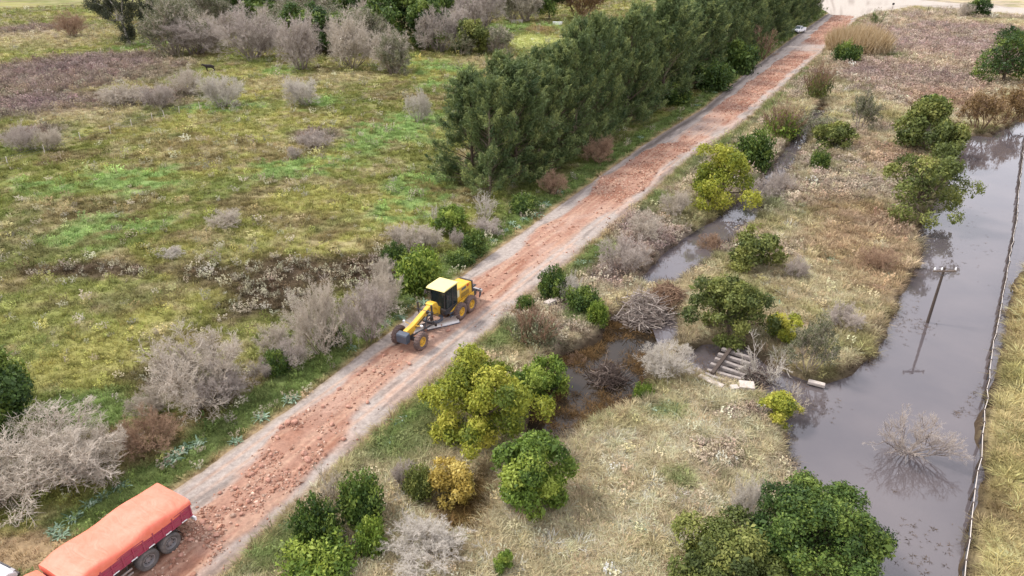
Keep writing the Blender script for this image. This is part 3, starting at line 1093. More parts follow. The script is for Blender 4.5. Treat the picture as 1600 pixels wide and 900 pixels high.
M['bark_pale'] = foliage_mat('bark_pale', leaves(lin(150, 140, 128), lin(190, 182, 170), lin(214, 206, 194)), 0, 0.8)


def with_mat(o, mat):
    """the same mesh may wear another colour on another plant"""
    if not o.data.materials:
        o.data.materials.append(None)
    o.material_slots[0].link = 'OBJECT'
    o.material_slots[0].material = M[mat]
    return o


def seat(x0, y0, x1, y1):
    """where a plant that fills this box of the photo stands, and how large it is"""
    cx = 0.5 * (x0 + x1)
    gx_, gy_ = G(cx, y1)
    d = math.sqrt(gx_ ** 2 + gy_ ** 2 + CAM_H ** 2)
    w = (x1 - x0) * d / FPX
    n = math.hypot(gx_, gy_)
    gx_, gy_ = gx_ * (1 + 0.36 * w / n), gy_ * (1 + 0.36 * w / n)
    d = math.sqrt(gx_ ** 2 + gy_ ** 2 + CAM_H ** 2)
    w = (x1 - x0) * d / FPX
    sd_, cd = CAM_H / d, math.hypot(gx_, gy_) / d
    hh = ((y1 - y0) * d / FPX - 0.52 * w * sd_) / cd
    return gx_, gy_, w, min(max(hh, 0.4 * w), 1.3 * w)


PROTO = {}


def protos(kind):
    if kind not in PROTO:
        if kind == 'round':
            PROTO[kind] = [crown_mesh(100 + i, 4.0, 3.6, 9000, 0.17, 24) for i in range(4)]
            PROTO[kind] = [(a, limb_mesh(110 + i, 3.6, b[::3], 0.09)) for i, (a, b) in enumerate(PROTO[kind])]
        elif kind == 'spire':
            PROTO[kind] = [(spire_mesh(120 + i, 3.2, 3.2, 7500, 0.17), bush_mesh(125 + i, 2.2, 2.2, stems=12, kids=(3,), thick=0.03)) for i in range(4)]
        elif kind == 'twig':
            PROTO[kind] = [(bush_mesh(130 + i, 4.2, 3.0, stems=22, kids=(8, 8, 8), thick=0.03, wild=0.9, twig=0.0055),) for i in range(5)]
        elif kind == 'woodtwig':
            PROTO[kind] = [(bush_mesh(190 + i, 12.0, 9.0, stems=22, kids=(8, 8, 8), thick=0.1, wild=0.85, twig=0.018),) for i in range(4)]
        elif kind == 'woodround':
            PROTO[kind] = [crown_mesh(200 + i, 11.0, 10.0, 14000, 0.36, 34, low=0.0, lr=(0.18, 0.32), ragged=0.35) for i in range(3)]
            PROTO[kind] = [(a, limb_mesh(205 + i, 10, b[::3], 0.25)) for i, (a, b) in enumerate(PROTO[kind])]
        elif kind == 'woodleafy':
            PROTO[kind] = []
            for i in range(3):
                S0, S1, A0, A1, LV = branch_segs(210 + i, 12.0, 9.5, stems=15, kids=(7, 6, 6), thick=0.13, wild=0.75, twig=0.02)
                r = np.random.default_rng(215 + i)
                tw = seg_mesh('branches', S0, S1, A0, A1, 0.25 + 0.2 * LV + r.normal(0, .1, len(LV)))
                e = S1[LV >= 2]
                e = e[r.integers(0, len(e), 9000)]
                n_ = len(e)
                lf = leaf_mesh('foliage', e + r.normal(0, 0.2, (n_, 3)), unit(r.normal(0, 1, (n_, 3)) + [0, 0, .5]), unit(r.normal(0, 1, (n_, 3)) + [0, 0, .6]),
                               0.32 * np.exp(r.normal(0, .25, n_)), np.full(n_, 0.16), r.normal(0.5, 0.2, n_))
                PROTO[kind].append((lf, tw))
        elif kind == 'fan':
            PROTO[kind] = [(bush_mesh(140 + i, 3.6, 3.0, stems=46, kids=(5, 5), thick=0.022, upb=0.3, wild=0.28, base_r=0.12, shrink=0.5),
                            spire_mesh(145 + i, 3.0, 2.0, 1500, 0.14)) for i in range(2)]
        elif kind == 'dead':
            PROTO[kind] = [(bush_mesh(150 + i, 3.6, 3.6, stems=7, kids=(6, 5, 4), thick=0.055, upb=0.3, wild=0.6, shrink=0.6),) for i in range(3)]
        elif kind == 'leafytwig':
            PROTO[kind] = []
            for i in range(3):
                S0, S1, A0, A1, LV = branch_segs(160 + i, 4.4, 3.8, stems=11, kids=(6, 5, 5), thick=0.05, wild=0.7)
                r = np.random.default_rng(165 + i)
                tw = seg_mesh('branches', S0, S1, A0, A1, 0.25 + 0.2 * LV + r.normal(0, .1, len(LV)))
                e = S1[LV >= 2]
                e = e[r.integers(0, len(e), 4500)]
                n_ = len(e)
                lf = leaf_mesh('foliage', e + r.normal(0, 0.08, (n_, 3)), unit(r.normal(0, 1, (n_, 3)) + [0, 0, .5]), unit(r.normal(0, 1, (n_, 3)) + [0, 0, .6]),
                               0.15 * np.exp(r.normal(0, .25, n_)), np.full(n_, 0.07), r.normal(0.5, 0.2, n_))
                PROTO[kind].append((lf, tw))
        elif kind == 'heap':
            PROTO[kind] = []
            for i in range(3):
                r = np.random.default_rng(170 + i)
                n_ = 900
                an, q = r.uniform(0, 6.28, n_), np.sqrt(r.uniform(0, 1, n_))
                c = np.column_stack([np.cos(an) * q * 1.6, np.sin(an) * q * 1.6, r.uniform(0, 1, n_) * 0.9 * (1 - q ** 2) + 0.06])
                d = unit(np.column_stack([r.normal(0, 1, n_), r.normal(0, 1, n_), r.normal(0, 0.22, n_)]))
                l = r.uniform(0.25, 0.95, n_)[:, None]
                bend = r.normal(0, 0.09, (n_, 3))
                S0 = np.concatenate([c - d * l, c + bend]); S1 = np.concatenate([c + bend, c + d * l])
                ra2 = np.tile(r.uniform(0.008, 0.028, n_), 2)
                S0[:, 2] = np.maximum(S0[:, 2], 0.02); S1[:, 2] = np.maximum(S1[:, 2], 0.02)
                PROTO[kind].append((seg_mesh('branches', S0, S1, ra2, ra2 * 0.7, np.tile(r.uniform(0, 1, n_), 2)),))
        elif kind == 'reed':
            PROTO[kind] = []
            for i in range(2):
                r = np.random.default_rng(180 + i)
                n_ = 7000
                an, q = r.uniform(0, 6.28, n_), np.sqrt(r.uniform(0, 1, n_))
                c = np.column_stack([np.cos(an) * q * 1.7, np.sin(an) * q * 1.7, np.zeros(n_)])
                ax = unit(np.column_stack([np.cos(an) * q * 0.3 + r.normal(0, .16, n_), np.sin(an) * q * .3 + r.normal(0, .16, n_), np.ones(n_)]))
                ln = r.uniform(0.9, 2.4, n_) * (1 - 0.35 * q ** 2)
                t0 = r.uniform(0, 0.4, n_)
                PROTO[kind].append((leaf_mesh('reeds', c + ax * (ln * (0.5 + t0 * 0.3))[:, None], unit(r.normal(0, 1, (n_, 3)) * [1, 1, .3]), ax, ln, np.full(n_, 0.03), r.uniform(0, 1, n_)),))
    return PROTO[kind]


SIZE0 = {'woodtwig': (10.8, 8.2), 'woodround': (9.6, 8.6), 'woodleafy': (10.8, 8.6), 'round': (3.5, 3.7), 'spire': (2.7, 2.9), 'twig': (4.3, 3.0), 'fan': (3.6, 2.9), 'dead': (3.6, 3.4), 'leafytwig': (4.1, 3.6), 'heap': (3.6, 1.0), 'reed': (3.6, 2.4)}
PARTN = {'woodround': ('crown', 'trunk'), 'woodleafy': ('foliage', 'branches'), 'round': ('crown', 'trunk'), 'spire': ('foliage', 'stems'), 'fan': ('branches', 'foliage'), 'leafytwig': ('foliage', 'branches')}
NAMES = {'woodtwig': 'bare_bush', 'woodround': 'evergreen_tree', 'woodleafy': 'thin_leaved_bush', 'round': 'leafy_shrub', 'spire': 'upright_shrub', 'twig': 'bare_bush', 'fan': 'fan_bush', 'dead': 'dead_tree', 'leafytwig': 'thin_leaved_bush', 'heap': 'brush_pile', 'reed': 'reed_clump'}
CATS = {'woodtwig': 'bush', 'woodround': 'tree', 'woodleafy': 'bush', 'round': 'shrub', 'spire': 'shrub', 'twig': 'bush', 'fan': 'bush', 'dead': 'dead tree', 'leafytwig': 'bush', 'heap': 'brush pile', 'reed': 'reeds'}
prng = np.random.default_rng(99)
CNT = {}


def plant(kind, box, mats, label, group=None, name=None, cat=None, at=None, size=None, turn=None):
    if at is None:
        x, y, w, h = seat(*box)
    else:
        (x, y), (w, h) = at, size
    ps = protos(kind)
    i = CNT.get(kind, 0)
    CNT[kind] = i + 1
    meshes = ps[i % len(ps)]
    w0, h0 = SIZE0[kind]
    loc = (x, y, hz(x, y) - (0.06 * h if kind == 'round' else 0.05))
    rzz = prng.uniform(0, 6.28) if turn is None else turn
    s = (w / w0, w / w0, h / h0)
    nm, ct = name or NAMES[kind], cat or CATS[kind]
    if len(meshes) == 1:
        o = add_obj(nm, meshes[0], None, loc)
        with_mat(o, mats[0])
        o.rotation_euler = (0, 0, rzz)
        o.scale = s
        return tag(o, label, ct, group)
    o = thing(nm, label, ct, loc, rzz, group)
    o.scale = s
    for pn, me, mt in zip(PARTN[kind], meshes, mats):
        with_mat(add_obj(pn, me, o), mt)
    return o


def big_tree(box, mat, label, seed, n, leaf, name='leafy_tree', cat='tree', bark='bark', hh=None, fit=0.88, **kw):
    """a tree built for its own place"""
    x, y, w, h = seat(*box)
    w *= fit
    h = (hh or h) * (0.5 + 0.5 * fit)
    t = thing(name, label, cat, (x, y, hz(x, y) - 0.05 * h), 0.0)
    me, cen = crown_mesh(seed, w, h, n, leaf, **kw)
    with_mat(add_obj('crown', me, t), mat)
    with_mat(add_obj('trunk', limb_mesh(seed, h, cen[::2], 0.03 * h), t), bark)
    return t

# ------------------------------------------------------------------ trees built one by one (right of the road and by the pond)
big_tree((655, 540, 850, 722), 'leaf_yellow', 'large yellow-green leafy tree beside the road, opposite the grader', 301, 34000, 0.14, lobes=40, lr=(0.16, 0.32), ragged=0.4)
big_tree((758, 672, 906, 826), 'leaf_green', 'rounded mid-green tree standing in the dry grass right of the yellow-green tree', 302, 28000, 0.14, lobes=34, lr=(0.18, 0.32))
big_tree((1134, 756, 1368, 950), 'leaf_dark', 'big dense round dark-green tree at the pond edge along the bottom of the photo', 303, 52000, 0.115, lobes=60, lr=(0.16, 0.27), ragged=0.12, fit=0.8)
big_tree((1040, 832, 1205, 960), 'leaf_olive', 'dull green bushy tree in the bottom edge, left of the big round tree', 304, 32000, 0.12, lobes=34)
big_tree((1060, 413, 1202, 548), 'leaf_olive', 'olive-green tree with billowing crown beside the ruined footbridge', 305, 26000, 0.15, lobes=34, lr=(0.16, 0.3), ragged=0.35)
big_tree((1062, 215, 1180, 334), 'leaf_yellow', 'yellow-tipped olive tree between road and dark ditch', 306, 17000, 0.2, lobes=30, lr=(0.18, 0.32), ragged=0.35)
big_tree((1345, 228, 1496, 356), 'leaf_olive', 'wide ragged olive tree leaning out over the upper pond', 307, 17000, 0.2, lobes=26, lr=(0.15, 0.28), ragged=0.3, lean=(0.9, -0.4))
big_tree((1520, 58, 1606, 138), 'leaf_dark', 'broad dark round tree alone in the grey scrub at the upper right', 308, 17000, 0.28, lobes=44, lr=(0.2, 0.34), ragged=0.1, fill=0.35, fit=0.95)
big_tree((-60, 528, 70, 700), 'leaf_dark', 'dark evergreen tree cut by the left edge of the photo', 309, 15000, 0.19, lobes=28, ragged=0.45)

# ------------------------------------------------------------------ single shrubs and bushes
for kind, box, mats, label in [
    # along the left verge
    ('twig', (-20, 655, 215, 815), ('twig_grey',), 'largest pale leafless thorn bush, beside the tarped truck'),
    ('twig', (195, 640, 292, 725), ('twig_brown',), 'brownish leafless bush joining the two pale thorn bushes'),
    ('twig', (245, 508, 428, 668), ('twig_grey',), 'wide pale leafless thorn bush halfway between truck and grader'),
    ('twig', (425, 520, 505, 585), ('twig_mauve',), 'small greyish leafless bush between two wide thorn bushes'),
    ('twig', (452, 430, 560, 572), ('twig_grey',), 'tall pale leafless bush left of the grader, nearer the truck'),
    ('twig', (530, 425, 628, 552), ('twig_mauve',), 'greyish leafless bush on the left verge, nearest to the front wheels of the grader'),
    ('twig', (560, 415, 640, 500), ('twig_grey',), 'pale leafless bush between tall bushes and the bright-tipped shrub'),
    ('twig', (120, 668, 235, 770), ('twig_grey',), 'pale leafless bush behind the largest thorn bush'),
    ('twig', (300, 560, 400, 650), ('twig_mauve',), 'darker leafless bush inside the wide thorn bush'),
    ('twig', (400, 500, 470, 560), ('twig_grey',), 'pale leafless bush at the pasture edge between thorn bushes'),
    ('twig', (-60, 720, 60, 815), ('twig_grey',), 'pale leafless bush at the left edge beside the largest one'),
    ('twig', (575, 395, 625, 445), ('twig_grey',), 'small pale bush left of the small dark shrub behind the grader'),
    ('twig', (390, 555, 440, 600), ('twig_mauve',), 'low greyish bush filling the gap right of the wide thorn bush'),
    ('twig', (205, 600, 270, 660), ('twig_grey',), 'pale thin bush on the pasture side of the brownish bush'),
    ('twig', (640, 345, 700, 400), ('twig_grey',), 'pale bush behind the low dark shrubs of the left verge'),
    ('spire', (418, 545, 455, 590), ('leaf_dark', 'bark'), 'small dark shrub under the leafless bushes of the left verge'),
    ('spire', (500, 500, 540, 545), ('leaf_dark', 'bark'), 'dark shrub at the foot of the tall pale bush'),
    ('spire', (622, 386, 694, 466), ('leaf_green', 'bark'), 'bright-tipped upright green shrub just behind the grader cab'),
    ('spire', (600, 378, 638, 418), ('leaf_dark', 'bark'), 'small dark shrub left of the bright-tipped upright shrub'),
    ('twig', (596, 335, 682, 402), ('twig_grey',), 'spreading leafless bush behind the bright-tipped upright shrub'),
    ('round', (683, 318, 732, 372), ('leaf_green', 'bark'), 'green shrub between the dead white trees'),
    ('spire', (722, 358, 762, 405), ('leaf_dark', 'bark'), 'dark upright shrub at the verge below the dead white tree'),
    ('spire', (698, 388, 742, 420), ('leaf_dark', 'bark'), 'low dark shrub at the road edge above the grader'),
    ('twig', (700, 352, 732, 392), ('twig_mauve',), 'small pinkish grey leafless bush among dark shrubs'),
    ('dead', (728, 290, 786, 358), ('twig_white',), 'white dead tree with upright forked branches under the first casuarina'),
    ('dead', (663, 298, 704, 362), ('twig_white',), 'thin white dead tree at the pasture edge'),
    ('twig', (735, 335, 800, 375), ('twig_mauve',), 'low leafless bush under the white dead tree'),
    ('spire', (798, 302, 840, 338), ('leaf_dark', 'bark'), 'dark low shrub under the second casuarina'),
    ('twig', (836, 262, 892, 312), ('twig_brown',), 'brown leafless brush under the casuarinas by the verge'),
    ('twig', (902, 208, 970, 262), ('twig_brown',), 'brown leafless bush in front of the casuarina row at its middle'),
    ('spire', (1085, 98, 1138, 145), ('leaf_dark', 'bark'), 'dark shrub at the foot of the casuarina row beyond mid road'),
    ('spire', (1128, 70, 1178, 118), ('leaf_dark', 'bark'), 'broad dark shrub under the far casuarinas'),
    ('dead', (1168, 36, 1212, 95), ('twig_brown',), 'bare brown branching tree before the far casuarinas'),
    ('spire', (1030, 130, 1075, 165), ('leaf_dark', 'bark'), 'low dark shrub before the middle casuarinas'),
    # in the pasture
    ('twig', (312, 108, 388, 172), ('twig_white',), 'pale silvery bush in the pasture below the dark animal'),
    ('twig', (268, 105, 322, 152), ('twig_grey',), 'grey bush left of the pale silvery bush'),
    ('twig', (442, 115, 516, 170), ('twig_white',), 'pale round leafless bush at the front of the wood'),
    ('twig', (630, 136, 680, 194), ('twig_white',), 'lone pale bare little tree in the pasture, left of the casuarinas'),
    ('twig', (462, 200, 526, 236), ('twig_mauve',), 'low mauve bush in the middle of the pasture'),
    ('twig', (447, 222, 474, 250), ('twig_mauve',), 'smaller mauve bush beside the low mauve one'),
    ('twig', (12, 196, 62, 240), ('twig_mauve',), 'mauve bush by the old field fence at the left edge'),
    ('twig', (58, 200, 102, 240), ('twig_grey',), 'grey bush just right of the mauve bush by the field fence'),
    ('twig', (90, 24, 140, 60), ('twig_brown',), 'reddish brown bush left of the eucalypt'),
    ('twig', (325, 333, 392, 362), ('twig_grey',), 'low grey bush alone in the middle pasture'),
    ('twig', (250, 384, 294, 408), ('twig_white',), 'small pale bush left of the dark weedy patch'),
    ('twig', (160, 132, 232, 170), ('twig_grey',), 'dry grey bush on the heath at upper left'),
    ('twig', (225, 128, 275, 172), ('twig_mauve',), 'mauve-grey bush between heath and silvery bush'),
    ('round', (716, 22, 760, 88), ('leaf_olive', 'bark'), 'small green tree in front of the wood near the clearing'),
    ('leafytwig', (698, 50, 740, 90), ('leaf_greygreen', 'twig_grey'), 'grey-green bush left of the small green tree'),
    ('leafytwig', (752, 42, 800, 88), ('leaf_greygreen', 'twig_mauve'), 'grey-green bush right of the small green tree'),
    # right verge from the bottom up
    ('spire', (540, 705, 606, 832), ('leaf_dark', 'bark'), 'tall dark shrub right of the road near the bottom'),
    ('spire', (470, 785, 530, 860), ('leaf_dark', 'bark'), 'dark shrub between tall shrub and road'),
    ('spire', (560, 808, 608, 876), ('leaf_green', 'bark'), 'bright green shrub in front of the tall dark shrub'),
    ('spire', (455, 850, 552, 925), ('leaf_green', 'bark'), 'green shrub cut by the bottom edge near the road'),
    ('dead', (490, 720, 552, 800), ('twig_grey',), 'pale dead twigs leaning against the tall dark shrub'),
    ('twig', (585, 828, 740, 925), ('twig_white',), 'bleached white leafless bush at the bottom edge'),
    ('twig', (505, 835, 560, 875), ('twig_mauve',), 'small grey seedy bush between green shrubs'),
    ('twig', (608, 712, 660, 775), ('twig_mauve',), 'grey-brown scrub bush left of the yellow shrub'),
    ('round', (672, 708, 738, 790), ('leaf_gold', 'bark'), 'golden yellow shrub below the yellow-green tree'),
    ('spire', (636, 728, 680, 788), ('leaf_olive', 'bark'), 'small olive shrub left of the golden shrub'),
    ('round', (772, 862, 800, 900), ('leaf_green', 'bark'), 'tiny green shrub in dry grass at the bottom'),
    ('round', (820, 525, 886, 612), ('leaf_green', 'bark'), 'green shrub behind the yellow-green tree by the ditch'),
    ('round', (792, 560, 850, 640), ('leaf_green', 'bark'), 'mid-green shrub touching the yellow-green tree'),
    ('fan', (785, 462, 884, 556), ('twig_brown', 'leaf_greygreen'), 'fan-shaped brown-stemmed bush at the right verge opposite the grader'),
    ('spire', (842, 416, 884, 474), ('leaf_dark', 'bark'), 'upright dark shrub above the drain headwall'),
    ('spire', (806, 460, 836, 494), ('leaf_dark', 'bark'), 'small dark spiky shrub on the right road edge'),
    ('twig', (866, 420, 912, 480), ('twig_white',), 'pale wispy bush right of the upright dark shrub'),
    ('spire', (880, 444, 932, 492), ('leaf_dark', 'bark'), 'dark green shrub behind the bright grass by the ditch'),
    ('spire', (918, 462, 950, 510), ('leaf_green', 'bark'), 'small green shrub at the ditch edge'),
    ('twig', (925, 358, 1020, 445), ('twig_mauve',), 'wide mauve leafless scrub between road and ditch'),
    ('twig', (970, 325, 1040, 385), ('twig_grey',), 'grey leafless scrub above the mauve scrub'),
    ('twig', (1025, 290, 1085, 345), ('twig_grey',), 'grey leafless scrub left of the yellow-tipped olive tree'),
    ('heap', (960, 438, 1050, 500), ('twig_mauve',), 'grey heap of fallen branches across the ditch'),
    ('heap', (1010, 440, 1070, 480), ('twig_brown',), 'brown dead branches at the lower end of the upper ditch'),
    ('twig', (1085, 335, 1140, 385), ('twig_brown',), 'brown brush on the near bank of the dark ditch below the olive tree'),
    ('twig', (1195, 262, 1240, 305), ('twig_mauve',), 'mauve brush closing over the narrow upper ditch'),
    ('twig', (880, 520, 925, 560), ('twig_brown',), 'brown brush at the head of the lower ditch pool'),
    ('heap', (915, 535, 985, 595), ('twig_dark',), 'dark tangle of dead branches lying in the ditch water'),
    ('twig', (990, 525, 1090, 605), ('twig_white',), 'white leafless thorn bush left of the ruined footbridge'),
    ('spire', (990, 568, 1022, 618), ('leaf_green', 'bark'), 'small green shrub in front of the white thorn bush'),
    ('dead', (1150, 490, 1245, 600), ('twig_white',), 'white dead tree standing over the ruined footbridge'),
    ('heap', (1140, 545, 1215, 600), ('twig_dark',), 'dark fallen branches on the ruined footbridge'),
    ('round', (1200, 478, 1245, 536), ('leaf_yellow', 'bark'), 'yellow-green shrub behind the white dead tree'),
    ('leafytwig', (1222, 492, 1296, 592), ('leaf_greygreen', 'twig_grey'), 'grey wispy bush right of the white dead tree'),
    ('round', (1190, 610, 1244, 664), ('leaf_yellow', 'bark'), 'bright yellow shrub on the pond corner below the footbridge'),
    ('dead', (1205, 570, 1262, 640), ('twig_grey',), 'bare grey branches over the pond corner'),
    ('twig', (1128, 740, 1192, 830), ('twig_white',), 'pale leafless bush left of the big round tree'),
    ('round', (1140, 354, 1206, 430), ('leaf_olive', 'bark'), 'compact olive shrub between ditch and pond'),
    ('spire', (1148, 205, 1202, 270), ('leaf_dark', 'bark'), 'dark shrub behind the yellow-tipped olive tree'),
    ('fan', (1180, 152, 1256, 222), ('twig_brown', 'leaf_green'), 'fan-shaped brown bush on the right verge, nearer one of two'),
    ('fan', (1248, 92, 1300, 160), ('twig_brown', 'leaf_olive'), 'fan-shaped brown bush on the right verge, farther one of two'),
    ('spire', (1304, 68, 1336, 102), ('leaf_dark', 'bark'), 'dark shrub in front of the golden reed clump'),
    ('reed', (1300, 40, 1374, 88), ('reed',), 'golden dry reed clump by the far road bend'),
    ('dead', (1356, 16, 1382, 44), ('leaf_dark',), 'dark spindly bush behind the golden reeds'),
    ('round', (1512, 2, 1536, 28), ('leaf_dark', 'bark'), 'small dark bush beside the pale side road'),
    ('twig', (1494, 4, 1518, 28), ('twig_grey',), 'small bare bush left of the dark bush by the side road'),
    ('round', (1276, 186, 1326, 238), ('leaf_olive', 'bark'), 'olive shrub by the upper ditch'),
    ('leafytwig', (1316, 148, 1362, 210), ('leaf_greygreen', 'twig_mauve'), 'grey-green bush above the olive shrub of the upper ditch'),
    ('spire', (1264, 236, 1290, 268), ('leaf_dark', 'bark'), 'very small dark shrub below the olive shrub of the upper ditch'),
    ('leafytwig', (1205, 160, 1300, 215), ('leaf_greygreen', 'twig_grey'), 'grey scrub between the two fan-shaped bushes'),
    ('twig', (1160, 255, 1225, 310), ('twig_mauve',), 'mauve brush along the upper ditch'),
    ('round', (1398, 162, 1456, 240), ('leaf_olive', 'bark'), 'olive shrub with yellow top above the leaning tree'),
    ('round', (1432, 152, 1472, 200), ('leaf_dark', 'bark'), 'dark shrub behind the olive shrub above the leaning tree'),
    ('round', (1444, 194, 1494, 262), ('leaf_olive', 'bark'), 'olive shrub on the pond bank above the leaning tree'),
    ('twig', (1410, 190, 1460, 240), ('twig_grey',), 'bare grey bush among the olive shrubs of the upper bank'),
    ('leafytwig', (1500, 150, 1556, 208), ('leaf_brown', 'twig_brown'), 'rust-brown bush at the head of the pond, left one'),
    ('leafytwig', (1545, 142, 1596, 196), ('leaf_brown', 'twig_brown'), 'rust-brown bush at the head of the pond, right one'),
    ('twig', (1218, 395, 1262, 440), ('twig_mauve',), 'low grey scrub right of the compact olive shrub'),
    ('twig', (1280, 470, 1345, 520), ('twig_mauve',), 'mauve-grey scrub in the dry grass by the pond'),
    ('twig', (1330, 380, 1400, 430), ('twig_brown',), 'brown scrub on the pond bank'),
]:
    plant(kind, box, mats, label)

# bare tree standing in the pond
px_, py_ = G(1418, 706, POND_Z)
pt = add_obj('bare_pond_tree', bush_mesh(401, 5.8, 3.3, stems=16, kids=(6, 6, 6), thick=0.045, wild=0.6, spread=1.0, base_r=0.03, twig=0.0055), None, (px_, py_, POND_Z - 0.1))
with_mat(pt, 'twig_mauve')
tag(pt, 'leafless tree standing in the pond above its own reflection', 'tree')

# ------------------------------------------------------------------ the casuarina row
CAS = [casuarina_meshes(500 + i, 14.0, 8.4) for i in range(5)]
ORD = ['nearest', 'second', 'third', 'fourth', 'fifth', 'sixth', 'seventh', 'eighth', 'ninth', 'tenth', 'eleventh', 'twelfth', 'thirteenth', 'fourteenth', 'fifteenth', 'sixteenth']
crng = np.random.default_rng(5)


def casuarina(a, o, h, label, group):
    x, y = road_pt(a, o)
    t = thing('casuarina_tree', label, 'tree', (x, y, hz(x, y)), crng.uniform(0, 6.28), group)
    tr, cr = CAS[int(crng.integers(0, len(CAS)))]
    s = h / 14.0
    w = s * crng.uniform(0.95, 1.3)
    t.scale = (w, w, s)
    with_mat(add_obj('trunk', tr, t), 'bark')
    with_mat(add_obj('crown', cr, t), 'leaf_casuarina')


ca, ci = 67.0, 0
while ca < 322:
    hh = (12.5 if ci == 0 else 15.5) * crng.uniform(0.78, 1.12) * (1 + 0.1 * min(1, (ca - 67) / 60)) * (1 if ca < 240 else 0.9)
    lab = ('%s casuarina of the front row, counted from the grader end' % ORD[ci]) if ci < len(ORD) else 'casuarina in the far half of the dark roadside row'
    casuarina(ca, -39.8 - 0.008 * (ca - 70) + crng.normal(0, 0.6), hh, lab, 'casuarinas of the front row')
    ca += crng.uniform(5.0, 7.0)
    ci += 1
ca = 70.0
while ca < 320:
    casuarina(ca, -45.5 - 0.012 * (ca - 70) + crng.normal(0, 0.8), 15.0 * crng.uniform(0.88, 1.1), 'casuarina in the back row behind the roadside casuarinas', 'casuarinas of the back row')
    ca += crng.uniform(6.0, 9.0)

# ------------------------------------------------------------------ the wood behind the pasture
KN = {'twig': 'woodtwig', 'leafytwig': 'woodleafy', 'round': 'woodround', 'spire': 'woodround'}
wl = {'woodtwig': 'grey leafless bush', 'woodleafy': 'grey-green thin-leaved bush', 'woodround': 'dark evergreen tree'}
wg = 'bushes and trees of the wood behind the pasture'
front = [('leafytwig', (240, 12, 315, 92), ('leaf_greygreen', 'twig_grey')), ('twig', (262, 32, 352, 90), ('twig_mauve',)), ('twig', (350, 20, 442, 96), ('twig_mauve',)),
         ('twig', (436, 26, 508, 112), ('twig_mauve',)), ('twig', (508, 30, 590, 112), ('twig_grey',)), ('twig', (578, 52, 650, 118), ('twig_grey',)),
         ('leafytwig', (590, 56, 640, 120), ('leaf_greygreen', 'twig_grey')), ('twig', (650, 16, 722, 86), ('twig_mauve',)), ('round', (590, -6, 672, 76), ('leaf_dark', 'bark')),
         ('round', (520, -40, 580, 40), ('leaf_dark', 'bark')), ('leafytwig', (440, -12, 530, 62), ('leaf_greygreen', 'twig_grey')), ('twig', (560, -6, 620, 60), ('twig_grey',)),
         ('round', (350, -34, 430, 44), ('leaf_dark', 'bark')), ('leafytwig', (400, -20, 480, 40), ('leaf_greygreen', 'twig_grey')), ('round', (655, -30, 712, 46), ('leaf_dark', 'bark')),
         ('twig', (716, -26, 790, 50), ('twig_mauve',)), ('twig', (790, -30, 850, 36), ('twig_grey',)), ('leafytwig', (770, -28, 830, 36), ('leaf_greygreen', 'twig_grey')),
         ('leafytwig', (868, -30, 940, 30), ('leaf_brown', 'twig_brown')), ('round', (836, -26, 880, 32), ('leaf_dark', 'bark')), ('twig', (720, 40, 800, 84), ('twig_grey',)),
         ('leafytwig', (300, -14, 360, 52), ('leaf_greygreen', 'twig_grey')), ('spire', (640, 10, 700, 82), ('leaf_dark', 'bark'))]
rank = {}
for kind, box, mats in sorted(front, key=lambda f: f[1][0]):
    kind = KN[kind]
    rank[kind] = rank.get(kind, 0) + 1
    o_ = ['leftmost'] + ORD[1:]
    lab = 'brown-leaved bush at the right end of the wood' if mats[0] == 'leaf_brown' else '%s %s along the front of the wood, counted from the left' % (o_[rank[kind] - 1], wl[kind])
    plant(kind, box, mats, lab, wg)
wr = np.random.default_rng(77)
k = 0
while k < 225:
    x0 = wr.uniform(-60, 1000)
    edge = float(np.interp(x0, [-60, 40, 150, 235, 262, 440, 600, 660, 720, 760, 860, 1000], [-20, -14, -14, -8, 72, 88, 92, 66, 56, 22, 8, -10]))
    y0 = edge - (edge + 48) * wr.uniform(0, 1) ** 1.3
    gx_, gy_ = G(x0, y0)
    kind = wr.choice(['woodtwig', 'woodtwig', 'woodleafy', 'woodround'])
    mats = {'woodtwig': (wr.choice(['twig_grey', 'twig_mauve', 'twig_grey']),), 'woodleafy': ('leaf_greygreen', 'twig_grey'), 'woodround': ('leaf_dark', 'bark')}[kind]
    w = wr.uniform(9, 15)
    plant(kind, None, mats, wl[kind] + ' deep in the wood behind the pasture', wg, at=(gx_, gy_), size=(w, w * wr.uniform(0.65, 0.9)))
    k += 1

# eucalypt at the upper left
ex, ey = G(203, 70)
eu = thing('eucalypt_tree', 'tall eucalypt with pale forked limbs and drooping dark leaves at the upper left', 'tree', (ex, ey, hz(ex, ey)))
er = np.random.default_rng(12)
eh = 19.0
tips = np.array([[-7, 1, 15], [-4, -2, 17.5], [-1, 2, 19], [3, 0, 18], [6, -1, 15], [4.5, 2, 13.5], [-6.5, -1.5, 11.5], [1.5, -2, 12], [5.5, -2, 10.5], [-3, 0, 12.5], [-6.5, 0, 9.5], [-4, -1, 8.5], [5, 1, 8.8], [7.5, 0, 9.5], [2, -1, 8.0], [6, 0, 6.5], [-2, 0, 9.5]], float)
with_mat(add_obj('trunk', limb_mesh(12, eh, tips, 0.42, (-0.8, 0), 0.34), eu), 'bark_pale')
pos, nr, axs, tn = [], [], [], []
for t in tips:
    for j in range(7):
        c = t + er.normal(0, 1.0, 3) * [1.2, 1.2, 0.9]
        n_ = 210
        q = c + er.normal(0, 0.5, (n_, 3)) * [1, 1, 1.2]
        pos.append(q); nr.append(unit(er.normal(0, 1, (n_, 3)) * [1, 1, .4])); axs.append(unit(er.normal(0, .4, (n_, 3)) + [0, 0, -1])); tn.append(er.normal(er.uniform(.25, .65), .12, n_))
